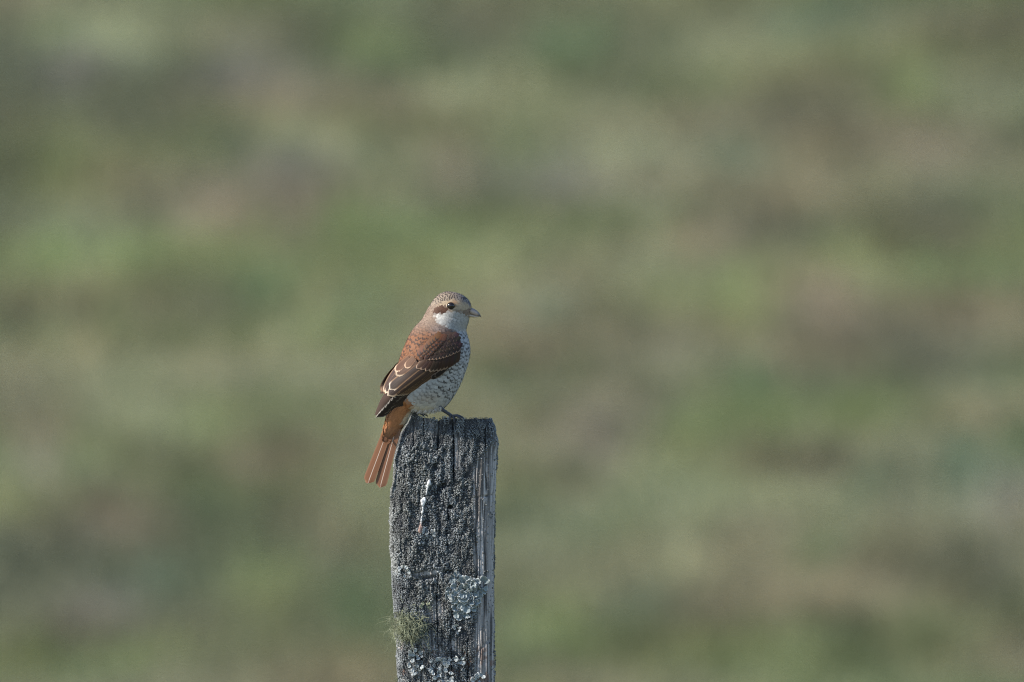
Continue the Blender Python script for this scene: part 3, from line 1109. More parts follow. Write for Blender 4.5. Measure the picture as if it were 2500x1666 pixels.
c = mixc(t, 1.0, col, cc.outputs[0], 'MULTIPLY')
c = mixc(t, edge_m, c, fcol)
c = mixc(t, bar_m, c, (.022, .017, .017))
sh_m = mth(t, 'MULTIPLY', mth(t, 'SUBTRACT', 1.0, ss(.03, .085, ax)), shS)
c = mixc(t, sh_m, c, scol)
t.links.new(c, bs.inputs['Base Color'])
bs.inputs['Roughness'].default_value = .62
bs.inputs['Specular IOR Level'].default_value = .22
bump(t, bs, barb, .35, .0002)
# frayed margin
hairc = N(t, 'ShaderNodeCombineXYZ')
t.links.new(mth(t, 'MULTIPLY', sx.outputs[0], 17.0), hairc.inputs[0])
t.links.new(mth(t, 'MULTIPLY', fy_, 1.6), hairc.inputs[1])
hair = noise(t, hairc.outputs[0], 1.0, 1.0)
al = mth(t, 'SUBTRACT', 1.0, mth(t, 'MULTIPLY', mth(t, 'MULTIPLY', ss(.80, 1.0, ax), soft), mth(t, 'GREATER_THAN', barb, .56)))
al2 = mth(t, 'SUBTRACT', 1.0, ss(-.06, .10, mth(t, 'SUBTRACT', rad, mth(t, 'MULTIPLY_ADD', hair, .95, .42))))
al = mth(t, 'MULTIPLY', al, mth(t, 'MAXIMUM', al2, mth(t, 'SUBTRACT', 1.0, soft)))
t.links.new(al, bs.inputs['Alpha'])

NU, NV = 5, 7
gu, gvv = np.meshgrid(np.linspace(-1, 1, NU), np.linspace(0, 1, NV))
guf, gvf = gu.ravel(), gvv.ravel()
FT = grid_faces(NU, NV)


def prof(v, k, root=.45):
    """half width along a contour feather, rounded tip in the last share k"""
    b = root + (1 - root) * np.sin(np.clip(v / (1 - k) if k < 1 else v, 0, 1) * np.pi / 2)
    tt = np.clip((v - (1 - k)) / k, 0, 1)
    return b * np.sqrt(np.clip(1 - tt ** 2.2, 0.0, 1)) + .02


# ---- contour feathers over head, mantle, breast, belly, rump
tri = []
for p in bme.polygons:
    vi = p.vertices
    tri.append((vi[0], vi[1], vi[2]))
    if len(vi) == 4:
        tri.append((vi[0], vi[2], vi[3]))
tri = np.array(tri)
A_, B_, C_ = bco[tri[:, 0]], bco[tri[:, 1]], bco[tri[:, 2]]
ar = np.linalg.norm(np.cross(B_ - A_, C_ - A_), axis=1)
r = np.random.default_rng(31)
nc = 70000
ti = r.choice(len(tri), nc, p=ar / ar.sum())
w1, w2 = r.random(nc), r.random(nc)
fl_ = w1 + w2 > 1
w1[fl_], w2[fl_] = 1 - w1[fl_], 1 - w2[fl_]
FP = A_[ti] + (B_[ti] - A_[ti]) * w1[:, None] + (C_[ti] - A_[ti]) * w2[:, None]
FN = bno[tri[ti, 0]]
fu, fv, ffar, flat = near_uv(FP)
fc, fb, fl2, fwid = plumage(fu, fv, ffar)
# keep clear of the folded wing, the eye and the beak
inw = sdpoly(fu, fv, wing_poly) > 24
ine = np.hypot((fu - 1112) / 1.08, fv - 266) < 40
inb = (fu > 1318) & (fv > 292) & (fv < 392)
ok = ~(inw | ine | inb)
spc = fwid * .55 * Q
cell = {}
keep = []
cs = .0036
for i in np.where(ok)[0]:
    p = FP[i]
    k = (int(p[0] // cs), int(p[1] // cs), int(p[2] // cs))
    bad = False
    for a_ in (-1, 0, 1):
        for b_ in (-1, 0, 1):
            for c_ in (-1, 0, 1):
                for j in cell.get((k[0] + a_, k[1] + b_, k[2] + c_), ()):
                    q = FP[j]
                    if (p[0] - q[0]) ** 2 + (p[1] - q[1]) ** 2 + (p[2] - q[2]) ** 2 < spc[i] ** 2:
                        bad = True
                        break
                if bad:
                    break
            if bad:
                break
        if bad:
            break
    if not bad:
        cell.setdefault(k, []).append(i)
        keep.append(i)
keep = np.array(keep)
print('contour feathers', len(keep))
FP, FN, fu, fv, fc, fb, fl2, fwid = FP[keep], FN[keep], fu[keep], fv[keep], fc[keep], fb[keep], fl2[keep], fwid[keep]
ctrl = [(1340, 280, -.35, .95), (1290, 180, -.6, .8), (1150, 110, -1, .05), (950, 170, -.8, -.6), (850, 320, -.4, -.9), (1000, 300, -1, -.15), (1000, 400, -.75, -.65), (1280, 430, -.5, -.85), (1220, 320, -1, -.1),
        (1130, 220, -1, .1), (700, 520, -.5, -.86), (600, 800, -.42, -.9), (900, 650, -.4, -.9), (1300, 700, -.1, -1), (1210, 1000, -.25, -.97), (1150, 1200, -.5, -.86), (900, 1350, -.62, -.78), (760, 1300, -.7, -.7),
        (450, 1600, -.42, -.9), (600, 1450, -.45, -.9)]
dirs = np.zeros((len(fu), 2))
for (cu, cv, du, dv) in ctrl:
    wgt = 1 / (((fu - cu) ** 2 + (fv - cv) ** 2) + 900)
    wgt = wgt ** 1.6
    dirs += wgt[:, None] * np.array((du, dv))
dirs /= np.linalg.norm(dirs, axis=1)[:, None]
T3 = np.stack([dirs[:, 0], np.zeros(len(fu)), dirs[:, 1]], 1)
T3 += r.normal(0, .12, T3.shape)
T3 -= FN * np.sum(T3 * FN, 1)[:, None]
T3 /= np.linalg.norm(T3, axis=1)[:, None] + 1e-9
S3 = np.cross(T3, FN)
n = len(fu)
Lm = fl2 * Q * r.uniform(.85, 1.15, n)
Wm = fwid * Q * .5 * r.uniform(.9, 1.1, n)
ktip = np.clip(.62 * fwid / fl2, .2, .6)
pw = np.stack([prof(gvf, k_, .5) for k_ in ktip])
head = fv < 420
lift = np.where(head, 2.2, 4.5) * Q * r.uniform(.6, 1.4, n)
Rc = np.where(head, 190, 380) * Q
al_ = gvf[None] * Lm[:, None]
off = 1.2 * Q + lift[:, None] * gvf[None] - (al_ - .35 * Lm[:, None]) ** 2 / (2 * Rc[:, None]) - (guf[None] * pw * Wm[:, None]) ** 2 / (2 * Rc[:, None]) * 1.1
# roots start behind the sampled spot
Vf = FP[:, None] + T3[:, None] * (al_ - .35 * Lm[:, None])[..., None] + S3[:, None] * (guf[None] * pw * Wm[:, None])[..., None] + FN[:, None] * off[..., None]
Ff = (FT[None] + (np.arange(n) * NU * NV)[:, None, None]).reshape(-1, 4)
me = mesh_np('plumage', Vf.reshape(-1, 3), Ff, fm)
tone = r.uniform(.88, 1.12, (n, 1))
rep = lambda a_: np.repeat(a_, NU * NV, 0)
attr(me, 'Col', rep(fc * tone))
isb = (fc[:, 2] > .45)
edgec = np.where(isb[:, None], fc * 1.05, fc * 1.25)
attr(me, 'Edge', rep(edgec))
attr(me, 'Shaft', rep(fc * .7))
par = np.stack([np.full(n, .10), np.clip(fb * np.where(fv > 620, np.where(r.random(n) < np.where(isb, .24, .08), .1, r.uniform(.55, 1.15, n)), 1), 0, 1), np.where(isb, .0, .25), ktip], 1)
attr(me, 'Par', rep(par))
attr(me, 'Soft', np.ones((n * NU * NV, 3)))
attr(me, 'BarIn', rep(np.tile(np.where(isb, .42, .14)[:, None], (1, 3))))
uvset(me, np.tile(np.stack([guf * .5 + .5, gvf], 1), (n, 1)))
link('plumage', me, bird, kind='stuff', label='small overlapping body feathers, barred brown above and scalloped white below')

# fine loose barbs that soften the outline
r = np.random.default_rng(37)
nh = 5000
ti = r.choice(len(tri), nh, p=ar / ar.sum())
hp = A_[ti] * .34 + B_[ti] * .33 + C_[ti] * .33
hn = bno[tri[ti, 0]]
hu, hv, hfar, _ = near_uv(hp)
hc, _, _, _ = plumage(hu, hv, hfar)
okh = (sdpoly(hu, hv, wing_poly) < 10) & (np.hypot(hu - 1112, hv - 266) > 60) & ~((hu > 1290) & (hv > 285) & (hv < 395))
hp, hn, hu, hv, hc = hp[okh], hn[okh], hu[okh], hv[okh], hc[okh]
hd_ = np.zeros((len(hu), 2))
for (cu, cv, du, dv) in ctrl:
    wgt = (1 / (((hu - cu) ** 2 + (hv - cv) ** 2) + 900)) ** 1.6
    hd_ += wgt[:, None] * np.array((du, dv))
hd_ /= np.linalg.norm(hd_, axis=1)[:, None]
ht = np.stack([hd_[:, 0], np.zeros(len(hu)), hd_[:, 1]], 1) + r.normal(0, .25, (len(hu), 3))
ht -= hn * np.sum(ht * hn, 1)[:, None]
ht /= np.linalg.norm(ht, axis=1)[:, None] + 1e-9
hl = (r.uniform(14, 34, len(hu)) * np.where(hv < 420, .6, 1.0) * Q)[:, None]
hb = hp + hn * (2.0 * Q)
tipp = hb + (ht * .93 + hn * r.uniform(.15, .5, (len(hu), 1))) * hl
sdv = np.cross(ht, hn) * (1.1 * Q)
V3 = np.stack([hb - sdv, hb + sdv, tipp], 1).reshape(-1, 3)
me = mesh_np('loose_barbs', V3, np.arange(len(V3)).reshape(-1, 3), body_mat)
attr(me, 'Col', np.repeat(hc * r.uniform(.65, 1.1, (len(hu), 1)), 3, 0))
link('loose_barbs', me, bird, kind='stuff', label='fine loose feather tips along the outline')

# loose downy fringe along belly and vent
r = np.random.default_rng(41)
fr_p = []
for i in range(600):
    u0 = r.uniform(690, 1010)
    v0 = 1428 + 22 * math.sin((u0 - 690) / 320 * math.pi) + r.normal(0, 12)
    q0 = r.uniform(-120, 90)
    L0 = r.uniform(25, 60)
    fr_p.append((u0, v0 - 18, q0, u0 - L0 * .55, v0 - 18 + L0 * .85, q0, r.uniform(.8, 2.4)))
for i in range(90):
    u0, v0 = r.uniform(930, 1010), r.uniform(1395, 1425)
    L0 = r.uniform(25, 50)
    fr_p.append((u0, v0, r.uniform(-150, -60), u0 + r.uniform(-25, 15), v0 + L0, r.uniform(-150, -60), r.uniform(.8, 2.4)))
fr_p = np.array(fr_p)
root_, tip_ = B(fr_p[:, 0], fr_p[:, 1], fr_p[:, 2]), B(fr_p[:, 3], fr_p[:, 4], fr_p[:, 5])
sd = np.cross(tip_ - root_, np.array((0.2, 1, .1)))
sd /= np.linalg.norm(sd, axis=1)[:, None]
hw_ = (fr_p[:, 6] * Q)[:, None]
V3 = np.stack([root_ - sd * hw_, root_ + sd * hw_, (root_ + tip_) / 2 + sd * hw_ * .8, (root_ + tip_) / 2 - sd * hw_ * .8, tip_ + sd * hw_ * .1, tip_ - sd * hw_ * .1], 1)
b0 = (np.arange(len(fr_p)) * 6)[:, None]
Fq = np.vstack([b0 + np.array([[0, 1, 2, 3]]), b0 + np.array([[3, 2, 4, 5]])])
me = mesh_np('belly_down', V3.reshape(-1, 3), Fq, attr_mat('white_down', .95, .05))
attr(me, 'Col', np.repeat(np.array((.55, .52, .48)) * r.uniform(.75, 1.1, (len(fr_p), 1)), 6, 0))
link('belly_down', me, bird, kind='stuff', label='loose white down hanging below the belly')


# ---- folded wings
def wing_q(u, v):
    L, R_, D = ip(wing_L, v), ip(wing_R, v), ip(wing_D, v)
    s = np.clip((u - L) / (R_ - L), 0, 1.15)
    sg = .62
    a = np.sqrt(np.clip(1 - (1 - np.minimum(s, sg) / sg) ** 2, 0, 1))
    b = 1 - .9 * np.clip(s - sg, 0, None) ** 2
    out = np.clip((L - u) / 30, 0, None)
    return -D * a * b + 12 * out


WU, WV = 7, 12
wgu, wgv = np.meshgrid(np.linspace(-1, 1, WU), np.linspace(0, 1, WV))
wgu, wgv = wgu.ravel(), wgv.ravel()
WF = grid_faces(WU, WV)


def side_fix(u, v, q, far):
    if not far:
        return u, v, q
    t_ = sstep(700, 1400, v)
    m_ = sstep(1000, 1300, v)                      # the tips lie flat over the tail, upper side out
    return u - 46 * t_, v - 22 * t_, (-q + 10) * (1 - m_) + (q * .6 + 34) * m_


def wing_feather(par_, root, tip, width, layer, far, col, edge, fwd=.18, shaft=.3, bend=0.0, k=None, barv=0.0, rootw=.5, shc=None, skew=0.0, name='feather', rise=4.0, tipc=None):
    (u0, v0), (u1, v1) = root, tip
    L = math.hypot(u1 - u0, v1 - v0)
    k = k or min(.6, .62 * width / L)
    du, dv = (u1 - u0) / L, (v1 - v0) / L
    nu_, nv_ = -dv, du
    pw = prof(wgv, k, rootw)
    a = wgv * L
    sw = (wgu + skew * wgv * (1 - np.abs(wgu))) * pw * width / 2
    bd = bend * L * np.sin(wgv * np.pi)
    u = u0 + du * a + nu_ * (sw + bd)
    v = v0 + dv * a + nv_ * (sw + bd)
    q = wing_q(u, v) - layer * .5 - rise * wgv - 3.0 * (1 - wgu ** 2)
    u, v, q = side_fix(u, v, q, far)
    me = mesh_np(name, B(u, v, q), WF, fm)
    n_ = WU * WV
    col = tuple(x * .64 for x in col)
    edge = tuple(x * .68 for x in edge)
    attr(me, 'Col', np.tile(col, (n_, 1)))
    tipf = sstep(1 - 1.25 * k, 1 - .35 * k, wgv)[:, None]
    attr(me, 'Edge', np.array(edge) * (1 - tipf) + np.array(tipc if tipc is not None and not (far and v1 < 1290) else edge) * tipf)
    attr(me, 'Shaft', np.tile(shc if shc is not None else tuple(x * .4 for x in col), (n_, 1)))
    attr(me, 'Par', np.tile((fwd, barv, shaft, k), (n_, 1)))
    attr(me, 'BarIn', np.full((n_, 3), .38))
    uvset(me, np.stack([wgu * .5 + .5, wgv], 1))
    o = link(name, me, par_)
    return o


DK = (.045, .033, .032)
BR = (.105, .058, .038)
BUFF = (.40, .27, .17)
RUF = (.22, .115, .062)
WHT = (.80, .72, .62)
wing_base_mat = attr_mat('wing_underlayer', .9, .1)


def build_wing(far):
    # underlayer follows the folded wing
    vv = np.linspace(560, 1270 if far else 1490, 60)
    ss_ = np.linspace(.06, 1.0, 26)
    SS, VV = np.meshgrid(ss_, vv)
    Lw, Rw = ip(wing_L, VV), ip(wing_R, VV)
    lo = np.clip((930 - VV) / 340, 0, 1) * .62
    SS2 = np.maximum(SS, lo + .02 * SS)
    UU = Lw + (Rw - 12 - Lw) * SS2
    QQ = wing_q(UU, VV) + 4
    a, b, c = side_fix(UU.ravel(), VV.ravel(), QQ.ravel(), far)
    me = mesh_np('wing', B(a, b, c), grid_faces(26, 60), wing_base_mat)
    attr(me, 'Col', np.tile((.06, .042, .036), (len(a), 1)))
    wg = link('wing', me, bird)
    rr = random.Random(3 if far else 2)
    f = lambda *a_, **k_: wing_feather(wg, a_[0], a_[1], a_[2], a_[3], far, *a_[4:], **k_)
    # primaries, longest lowest
    prim = [((960, 1066), (262, 1520)), ((950, 1052), (298, 1478)), ((942, 1044), (332, 1444)), ((934, 1036), (368, 1410)), ((926, 1028), (402, 1368)), ((918, 1020), (438, 1332)), ((908, 1012), (476, 1297)), ((900, 1006), (524, 1266))]
    for i, (a, b) in enumerate(prim[2:] if far else prim):
        f(a, b, 74, 2 + i * 3.2, DK, (.09, .07, .063), fwd=.12, shaft=.2, bend=-.025, rootw=.8, k=.10, tipc=(.55, .50, .46))
    # secondaries
    sec = [((930, 1010), (560, 1256)), ((920, 1000), (530, 1262)), ((905, 990), (500, 1266)), ((890, 982), (470, 1270))]
    for i, (a, b) in enumerate(sec):
        f(a, b, 74, 28 + i * 3.4, (.080, .050, .038), (.22, .132, .078), fwd=.20, shaft=.3, bend=-.02, rootw=.8, k=.12, tipc=(.50, .40, .32))
    # tertials
    f((850, 940), (398, 1274), 122, 44, (.055, .038, .034), (.25, .155, .09), fwd=.17, shaft=.5, bend=.02, k=.14, rootw=.7, tipc=(.42, .35, .28))
    f((790, 915), (416, 1204), 112, 50, (.060, .042, .036), (.27, .165, .098), fwd=.15, shaft=.5, bend=.02, k=.16, rootw=.7, tipc=(.56, .48, .40))
    f((640, 900), (372, 1250), 80, 40, (.07, .045, .036), (.27, .165, .10), fwd=.22, shaft=.5, bend=.05, k=.2, rootw=.7, tipc=(.55, .43, .33))
    f((560, 900), (356, 1236), 56, 38, (.10, .06, .045), (.29, .18, .11), fwd=.26, shaft=.5, bend=.06, k=.2, rootw=.7, tipc=(.5, .38, .28))
    f((725, 880), (492, 1044), 100, 57, (.105, .056, .036), (.19, .105, .06), fwd=.14, shaft=.3, bend=.01, k=.30, rootw=.75, tipc=(.38, .30, .22))
    f((650, 850), (482, 1000), 86, 61, (.14, .070, .042), (.22, .12, .07), fwd=.14, shaft=.3, k=.34, rootw=.75, tipc=(.5, .36, .26))
    f((700, 845), (600, 962), 80, 65, (.15, .075, .043), (.22, .12, .07), fwd=.13, shaft=.2, k=.4, rootw=.75, tipc=(.42, .29, .2))
    # alula and primary coverts
    f((1060, 960), (890, 1085), 60, 30, (.030, .024, .025), (.22, .17, .15), fwd=.12, bend=-.02, k=.2)
    f((1090, 940), (930, 1062), 56, 34, (.030, .024, .025), (.26, .20, .17), fwd=.12, bend=-.02, k=.2)
    # greater coverts
    for i in range(12):
        s = i / 11
        ru, rv = 1196 - 330 * s, 742 + 92 * s - 30 * math.sin(s * math.pi)
        tu = float(np.interp(s, [0, .25, .5, .75, 1], [1172, 1092, 985, 868, 722]))
        tv = float(np.interp(s, [0, .25, .5, .75, 1], [905, 965, 1002, 1012, 968]))
        f((ru, rv), (tu, tv), 62, 38 + i * 2.2, tuple(x * rr.uniform(.85, 1.15) for x in (.064, .036, .027)), (.15, .085, .055) if s > .35 else (.10, .058, .042), tipc=(.27, .19, .14) if s > .3 else None, fwd=.14, shaft=.4, bend=-.03, k=.28, rootw=.8)
    # median coverts
    for i in range(10):
        s = i / 9
        ru, rv = 1196 - 290 * s, 650 + 96 * s
        tu, tv = 1185 - 350 * s, 790 + 88 * s + 26 * math.sin(s * math.pi)
        f((ru, rv), (tu, tv), 64, 58 + i * 1.6, tuple(x * rr.uniform(.85, 1.15) for x in (.066, .038, .028)), (.15, .09, .062), tipc=(.24, .155, .11), fwd=.12, shaft=.4, k=.45, barv=.8, rootw=.8)
    # lesser coverts in rows
    for row in range(4):
        m = 8 - (row == 0)
        for i in range(m):
            s = (i + (row % 2) * .5) / m
            tu = 1190 - (290 - row * 16) * s + rr.uniform(-8, 8) - row * 6
            tv = 745 + 70 * s - row * 42 + rr.uniform(-7, 7)
            f((tu + 30, tv - 66 + row * 4), (tu, tv), 58, 72 + (row * 8 + i) * .35, tuple(x * rr.uniform(.8, 1.2) for x in ((.062, .037, .029) if row < 3 else (.070, .045, .037))), (.11, .07, .052), fwd=.10, shaft=.2, k=.5, barv=.75, rootw=.8)
    # scapulars bridging mantle and wing
    for row in range(3):
        for i in range(8):
            s = (i + .5 * (row % 2)) / 8
            tu, tv = 1000 - 215 * s - row * 34 + rr.uniform(-8, 8), 690 + 205 * s - row * 16 + rr.uniform(-8, 8)
            cm = tuple((a_ * (1 - .5 * s) + b_ * .5 * s) * rr.uniform(.88, 1.12) for a_, b_ in zip((.120, .058, .036) if row == 0 else (.17, .074, .038), (.20, .082, .040)))
            o_ = f((tu + 48, tv - 104), (tu, tv), 62, 92 + row * 5 - i * .8, cm, tuple(x * 1.25 for x in cm), fwd=.10, shaft=.2, k=.5, barv=1.0, rootw=.8)
            attr(o_.data, 'Soft', np.full((WU * WV, 3), .8))
    return wg


build_wing(False)
build_wing(True)

# ---- tail: two groups of long feathers
tail = None
r2 = random.Random(9)


def tail_feather(par_, root, tip, w0, w1, q0, q1, dq, col, edge, shaft):
    (u0, v0), (u1, v1) = root, tip
    nu, nv = 7, 18
    a, b = np.meshgrid(np.linspace(-1, 1, nu), np.linspace(0, 1, nv))
    a, b = a.ravel(), b.ravel()
    L = math.hypot(u1 - u0, v1 - v0)
    du, dv = (u1 - u0) / L, (v1 - v0) / L
    wv = (w0 + (w1 - w0) * b) / 2 * np.sqrt(np.clip(1 - np.clip((b - .88) / .12, 0, 1) ** 2.2, 0, 1)) + .5
    u = u0 + du * L * b - dv * a * wv
    v = v0 + dv * L * b + du * a * wv
    q = q0 + (q1 - q0) * b + dq * a * wv / 50 + 3.5 * a * a
    me = mesh_np('feather', B(u, v, q), grid_faces(nu, nv), fm)
    n_ = nu * nv
    attr(me, 'Col', np.tile(col, (n_, 1)))
    attr(me, 'Edge', np.tile(edge, (n_, 1)))
    attr(me, 'Shaft', np.tile((.58, .48, .41), (n_, 1)))
    attr(me, 'Par', np.tile((.07, 0, shaft, .06), (n_, 1)))
    uvset(me, np.stack([a * .5 + .5, b], 1))
    return link('feather', me, par_)


# tail stub carries the feathers
P3, F3, T3_ = loft([(1600, 372, 560, 30), (1660, 360, 535, 20), (1720, 352, 500, 12), (1780, 345, 470, 8)], 14, 20, lambda v: .2, lambda v: 6)
me = bpy.data.meshes.new('tail')
me.from_pydata([tuple(p) for p in P3], [], [tuple(map(int, f)) for f in F3] + [tuple(map(int, f)) for f in T3_])
me.materials.append(attr_mat('tail_base', .9, .1))
attr(me, 'Col', np.tile((.30, .13, .06), (len(P3), 1)))
tail = link('tail', me, bird)
TC, TE = (.205, .095, .052), (.26, .14, .085)
DT = (.155, .076, .046)
# left group, lowest first
tail_feather(tail, (418, 1640), (186, 2250), 90, 92, 18, 34, 7, DT, TE, .2)
tail_feather(tail, (398, 1640), (158, 2262), 80, 76, 12, 28, 7, TC, TE, .5)
tail_feather(tail, (426, 1640), (206, 2224), 84, 96, 6, 22, 7, (.175, .086, .052), TE, .2)
tail_feather(tail, (408, 1640), (176, 2262), 100, 134, 0, 16, 7, TC, TE, .9)
tail_feather(tail, (452, 1640), (262, 2140), 92, 90, 8, 22, 7, (.18, .088, .053), DT, .0)
# right group
tail_feather(tail, (524, 1640), (334, 2290), 70, 76, 14, 30, 7, DT, (.22, .12, .08), .2)
tail_feather(tail, (508, 1640), (322, 2304), 84, 88, 6, 22, 7, DT, (.26, .15, .09), .2)
tail_feather(tail, (494, 1640), (312, 2312), 108, 134, -2, 14, 7, (.19, .092, .055), TE, .9)


# ---- beak
def mand(name, rows, mat_cols, upper):
    """rows: u, v_top, v_bottom, half width"""
    na = 20
    r_ = np.array(rows, float)
    pu = np.linspace(r_[0, 0], r_[-1, 0], 30)
    vt, vb, hw = [np.interp(pu, r_[:, 0], r_[:, i]) for i in (1, 2, 3)]
    th = np.linspace(0, 2 * np.pi, na, endpoint=False)
    V, C = [], []
    for i in range(30):
        cx, h = (vt[i] + vb[i]) / 2, (vb[i] - vt[i]) / 2
        s_, c_ = np.sin(th), np.cos(th)
        ridge = np.where(c_ * (1 if upper else -1) > 0, np.abs(s_) ** 1.15 * np.sign(s_), np.abs(s_) ** .8 * np.sign(s_))
        V.append(B(np.full(na, pu[i]), cx - h * c_, hw[i] * ridge))
        f = sstep(1395, 1440, pu[i])
        dk = sstep(.35, 1.0, c_ if upper else -c_ * .2)[:, None]
        c = np.array(mat_cols[0]) * (1 - dk) + np.array(mat_cols[1]) * dk
        C.append(c * (1 - f) + np.array(mat_cols[1]) * f * .7)
    V = np.concatenate(V)
    F = grid_faces(na, 30, True)
    me = bpy.data.meshes.new(name)
    me.from_pydata([tuple(p) for p in V], [], [tuple(map(int, f)) for f in F] + [tuple(range(na)), tuple(range(29 * na, 30 * na))[::-1]])
    me.polygons.foreach_set('use_smooth', np.ones(len(me.polygons), bool))
    me.materials.append(beak_mat)
    attr(me, 'Col', np.concatenate(C))
    return link(name, me, bird)


beak_mat = attr_mat('horn', .38, .5, .12, 1200)
ub = mand('upper_beak', [(1205, 316, 328, 60), (1260, 296, 336, 66), (1310, 282, 350, 58), (1345, 286, 361, 48), (1375, 299, 370, 38), (1400, 315, 376, 29), (1420, 333, 379, 20), (1434, 350, 382, 12), (1442, 364, 388, 7), (1448, 378, 394, 2)],
          ((.44, .36, .32), (.14, .125, .125)), True)
lb = mand('lower_beak', [(1205, 326, 336, 56), (1260, 336, 366, 60), (1310, 350, 388, 50), (1345, 361, 395, 40), (1380, 371, 396, 29), (1405, 377, 392, 20), (1425, 380, 387, 11), (1434, 381, 384, 4)],
          ((.50, .42, .35), (.26, .22, .19)), False)


def ball(name, u, v, q, ru, rv, rq, mat, par_, col=None, sub=3):
    v_, f_ = ico(sub)
    P = B(u + v_[:, 0] * ru, v - v_[:, 2] * rv, q + v_[:, 1] * rq)
    me = mesh_np(name, P, f_, mat)
    if col:
        attr(me, 'Col', np.tile(col, (len(P), 1)))
    return link(name, me, par_)


dark_mat = attr_mat('dark_skin', .6, .3)
for sgn in (-1, 1):
    ball('nostril', 1318, 316, sgn * 52, 9, 4, 6, dark_mat, ub, (.02, .018, .018), 2)
# bristles over the beak base
r = np.random.default_rng(61)
bp = []
for i in range(90):
    sg = -1 if r.random() < .6 else 1
    u0, v0 = r.uniform(1225, 1322), r.uniform(296, 332)
    bp.append((u0, v0, sg * (60 + r.uniform(0, 14)), u0 + r.uniform(15, 45), v0 + r.uniform(-6, 12), sg * (66 + r.uniform(-8, 8))))
bp = np.array(bp)
ra, rb = B(bp[:, 0], bp[:, 1], bp[:, 2]), B(bp[:, 3], bp[:, 4], bp[:, 5])
up = np.array((0, 0, 1.6 * Q))
V3 = np.stack([ra - up, ra + up, rb], 1).reshape(-1, 3)
me = mesh_np('bristles', V3, np.arange(len(V3)).reshape(-1, 3), dark_mat)
attr(me, 'Col', np.tile((.035, .028, .024), (len(V3), 1)))
link('bristles', me, bird, kind='stuff', label='short dark bristles at the beak base')

# ---- eyes
em, t, bs = newmat('eye')
bs.inputs['Base Color'].default_value = (.012, .008, .007, 1)
bs.inputs['Roughness'].default_value = .10
bs.inputs['Specular IOR Level'].default_value = .6
for sgn in (-1, 1):
    ey = ball('eye', 1112, 266, sgn * 152, 47, 44, 42, em, bird)
    a, b = np.meshgrid(np.linspace(0, 2 * np.pi, 40, endpoint=False), np.linspace(0, 2 * np.pi, 10, endpoint=False))
    a, b = a.ravel(), b.ravel()
    rr_ = 45 + 5.5 * np.cos(b)
    P = B(1112 + rr_ * 1.05 * np.cos(a), 266 - rr_ * .95 * np.sin(a), sgn * (164 + 6 * np.sin(b)))
    F = []
    for j in range(10):
        for i in range(40):
            F.append((j * 40 + i, j * 40 + (i + 1) % 40, ((j + 1) % 10) * 40 + (i + 1) % 40, ((j + 1) % 10) * 40 + i))
    me = mesh_np('eye_ring', P, np.array(F), attr_mat('eye_ring', .8, .15))
    low = sstep(.35, -.35, np.sin(a) + .5 * np.cos(a))[:, None]
    attr(me, 'Col', np.array((.30, .20, .12)) * (1 - low) + np.array((.62, .52, .40)) * low)
    link('eye_ring', me, ey)


# ---- legs and feet
leg_mat = attr_mat('leg_scales', .55, .3, .25, 1500, .5, .0003, 2200)


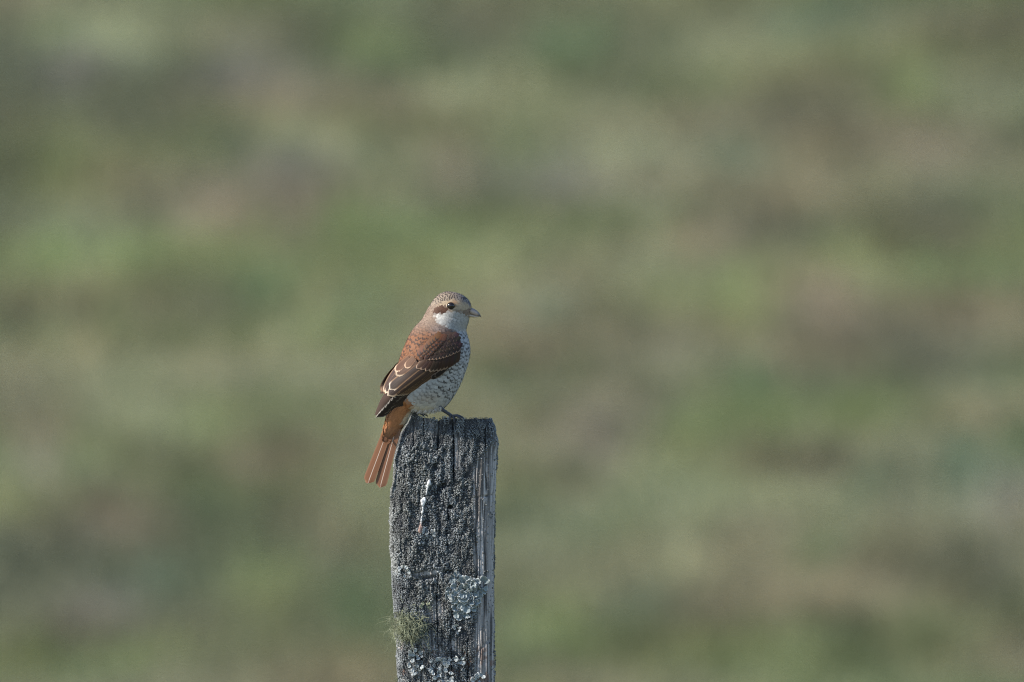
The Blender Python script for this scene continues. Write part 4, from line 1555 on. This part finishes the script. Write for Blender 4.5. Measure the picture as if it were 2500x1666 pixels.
def tube(name, pts, par_, col, na=10):
    """pts: u, v, q, radius"""
    p = np.array(pts, float)
    m = 6 * (len(p) - 1) + 1
    x = np.linspace(0, len(p) - 1, m)
    c = [np.interp(x, np.arange(len(p)), p[:, i]) for i in range(4)]
    for k in range(3):
        for a in c:
            a[1:-1] = .25 * a[:-2] + .5 * a[1:-1] + .25 * a[2:]
    C = np.stack(c[:3], 1)
    T = np.gradient(C, axis=0)
    T /= np.linalg.norm(T, axis=1)[:, None]
    ref = np.array((.3, .2, 1.0))
    A = np.cross(T, ref)
    A /= np.linalg.norm(A, axis=1)[:, None]
    Bn = np.cross(T, A)
    th = np.linspace(0, 2 * np.pi, na, endpoint=False)
    R3 = c[3][:, None, None] * (1 + .10 * np.cos(np.arange(m) * 2.1))[:, None, None]
    V = C[:, None] + R3 * (A[:, None] * np.cos(th)[None, :, None] + Bn[:, None] * np.sin(th)[None, :, None])
    V = V.reshape(-1, 3)
    F = grid_faces(na, m, True)
    me = bpy.data.meshes.new(name)
    me.from_pydata([tuple(q) for q in B(V[:, 0], V[:, 1], V[:, 2])], [], [tuple(map(int, f)) for f in F] + [tuple(range(na))[::-1], tuple(range((m - 1) * na, m * na))])
    me.polygons.foreach_set('use_smooth', np.ones(len(me.polygons), bool))
    me.materials.append(leg_mat)
    attr(me, 'Col', np.tile(col, (len(V), 1)))
    return link(name, me, par_)


LEG = (.060, .063, .078)
CLAW = (.03, .03, .035)
for (hu, hv, hq, fu_, fv_, fq) in ((975, 1400, -70, 1118, 1502, -6), (770, 1400, 100, 705, 1474, 120)):
    lg = tube('leg', [(hu - 10, hv - 40, hq, 34), (hu + (fu_ - hu) * .15, hv + (fv_ - hv) * .2, hq + (fq - hq) * .15, 24), (hu + (fu_ - hu) * .55, hv + (fv_ - hv) * .55, hq + (fq - hq) * .6, 18), (fu_ - 8, fv_ - 8, fq, 19), (fu_ + 8, fv_ + 6, fq, 17)], bird, LEG)
    for (du, dq, L_, drop) in ((1.0, .25, 128, 14), (.85, -.40, 118, 26), (.45, -.55, 70, 70), (-.35, -.6, 58, 62)):
        e = (fu_ + du * L_, fv_ + 8 + drop * .4, fq + dq * L_)
        mid = (fu_ + du * L_ * .5, fv_ - 6, fq + dq * L_ * .5)
        toe = tube('toe', [(fu_, fv_ + 4, fq, 16), (mid[0], mid[1], mid[2], 16), (e[0] - du * 8, e[1] - 2, e[2], 10), (e[0], e[1] + drop * .5, e[2] - 2, 8)], lg, LEG, 8)
        tube('claw', [(e[0] - du * 4, e[1] + drop * .4, e[2] - 2, 7), (e[0] + du * 14, e[1] + drop * .45 + 6, e[2] + dq * 14, 5), (e[0] + du * 20, e[1] + drop * .5 + 26, e[2] + dq * 18, 1.5)], lg, CLAW, 8)
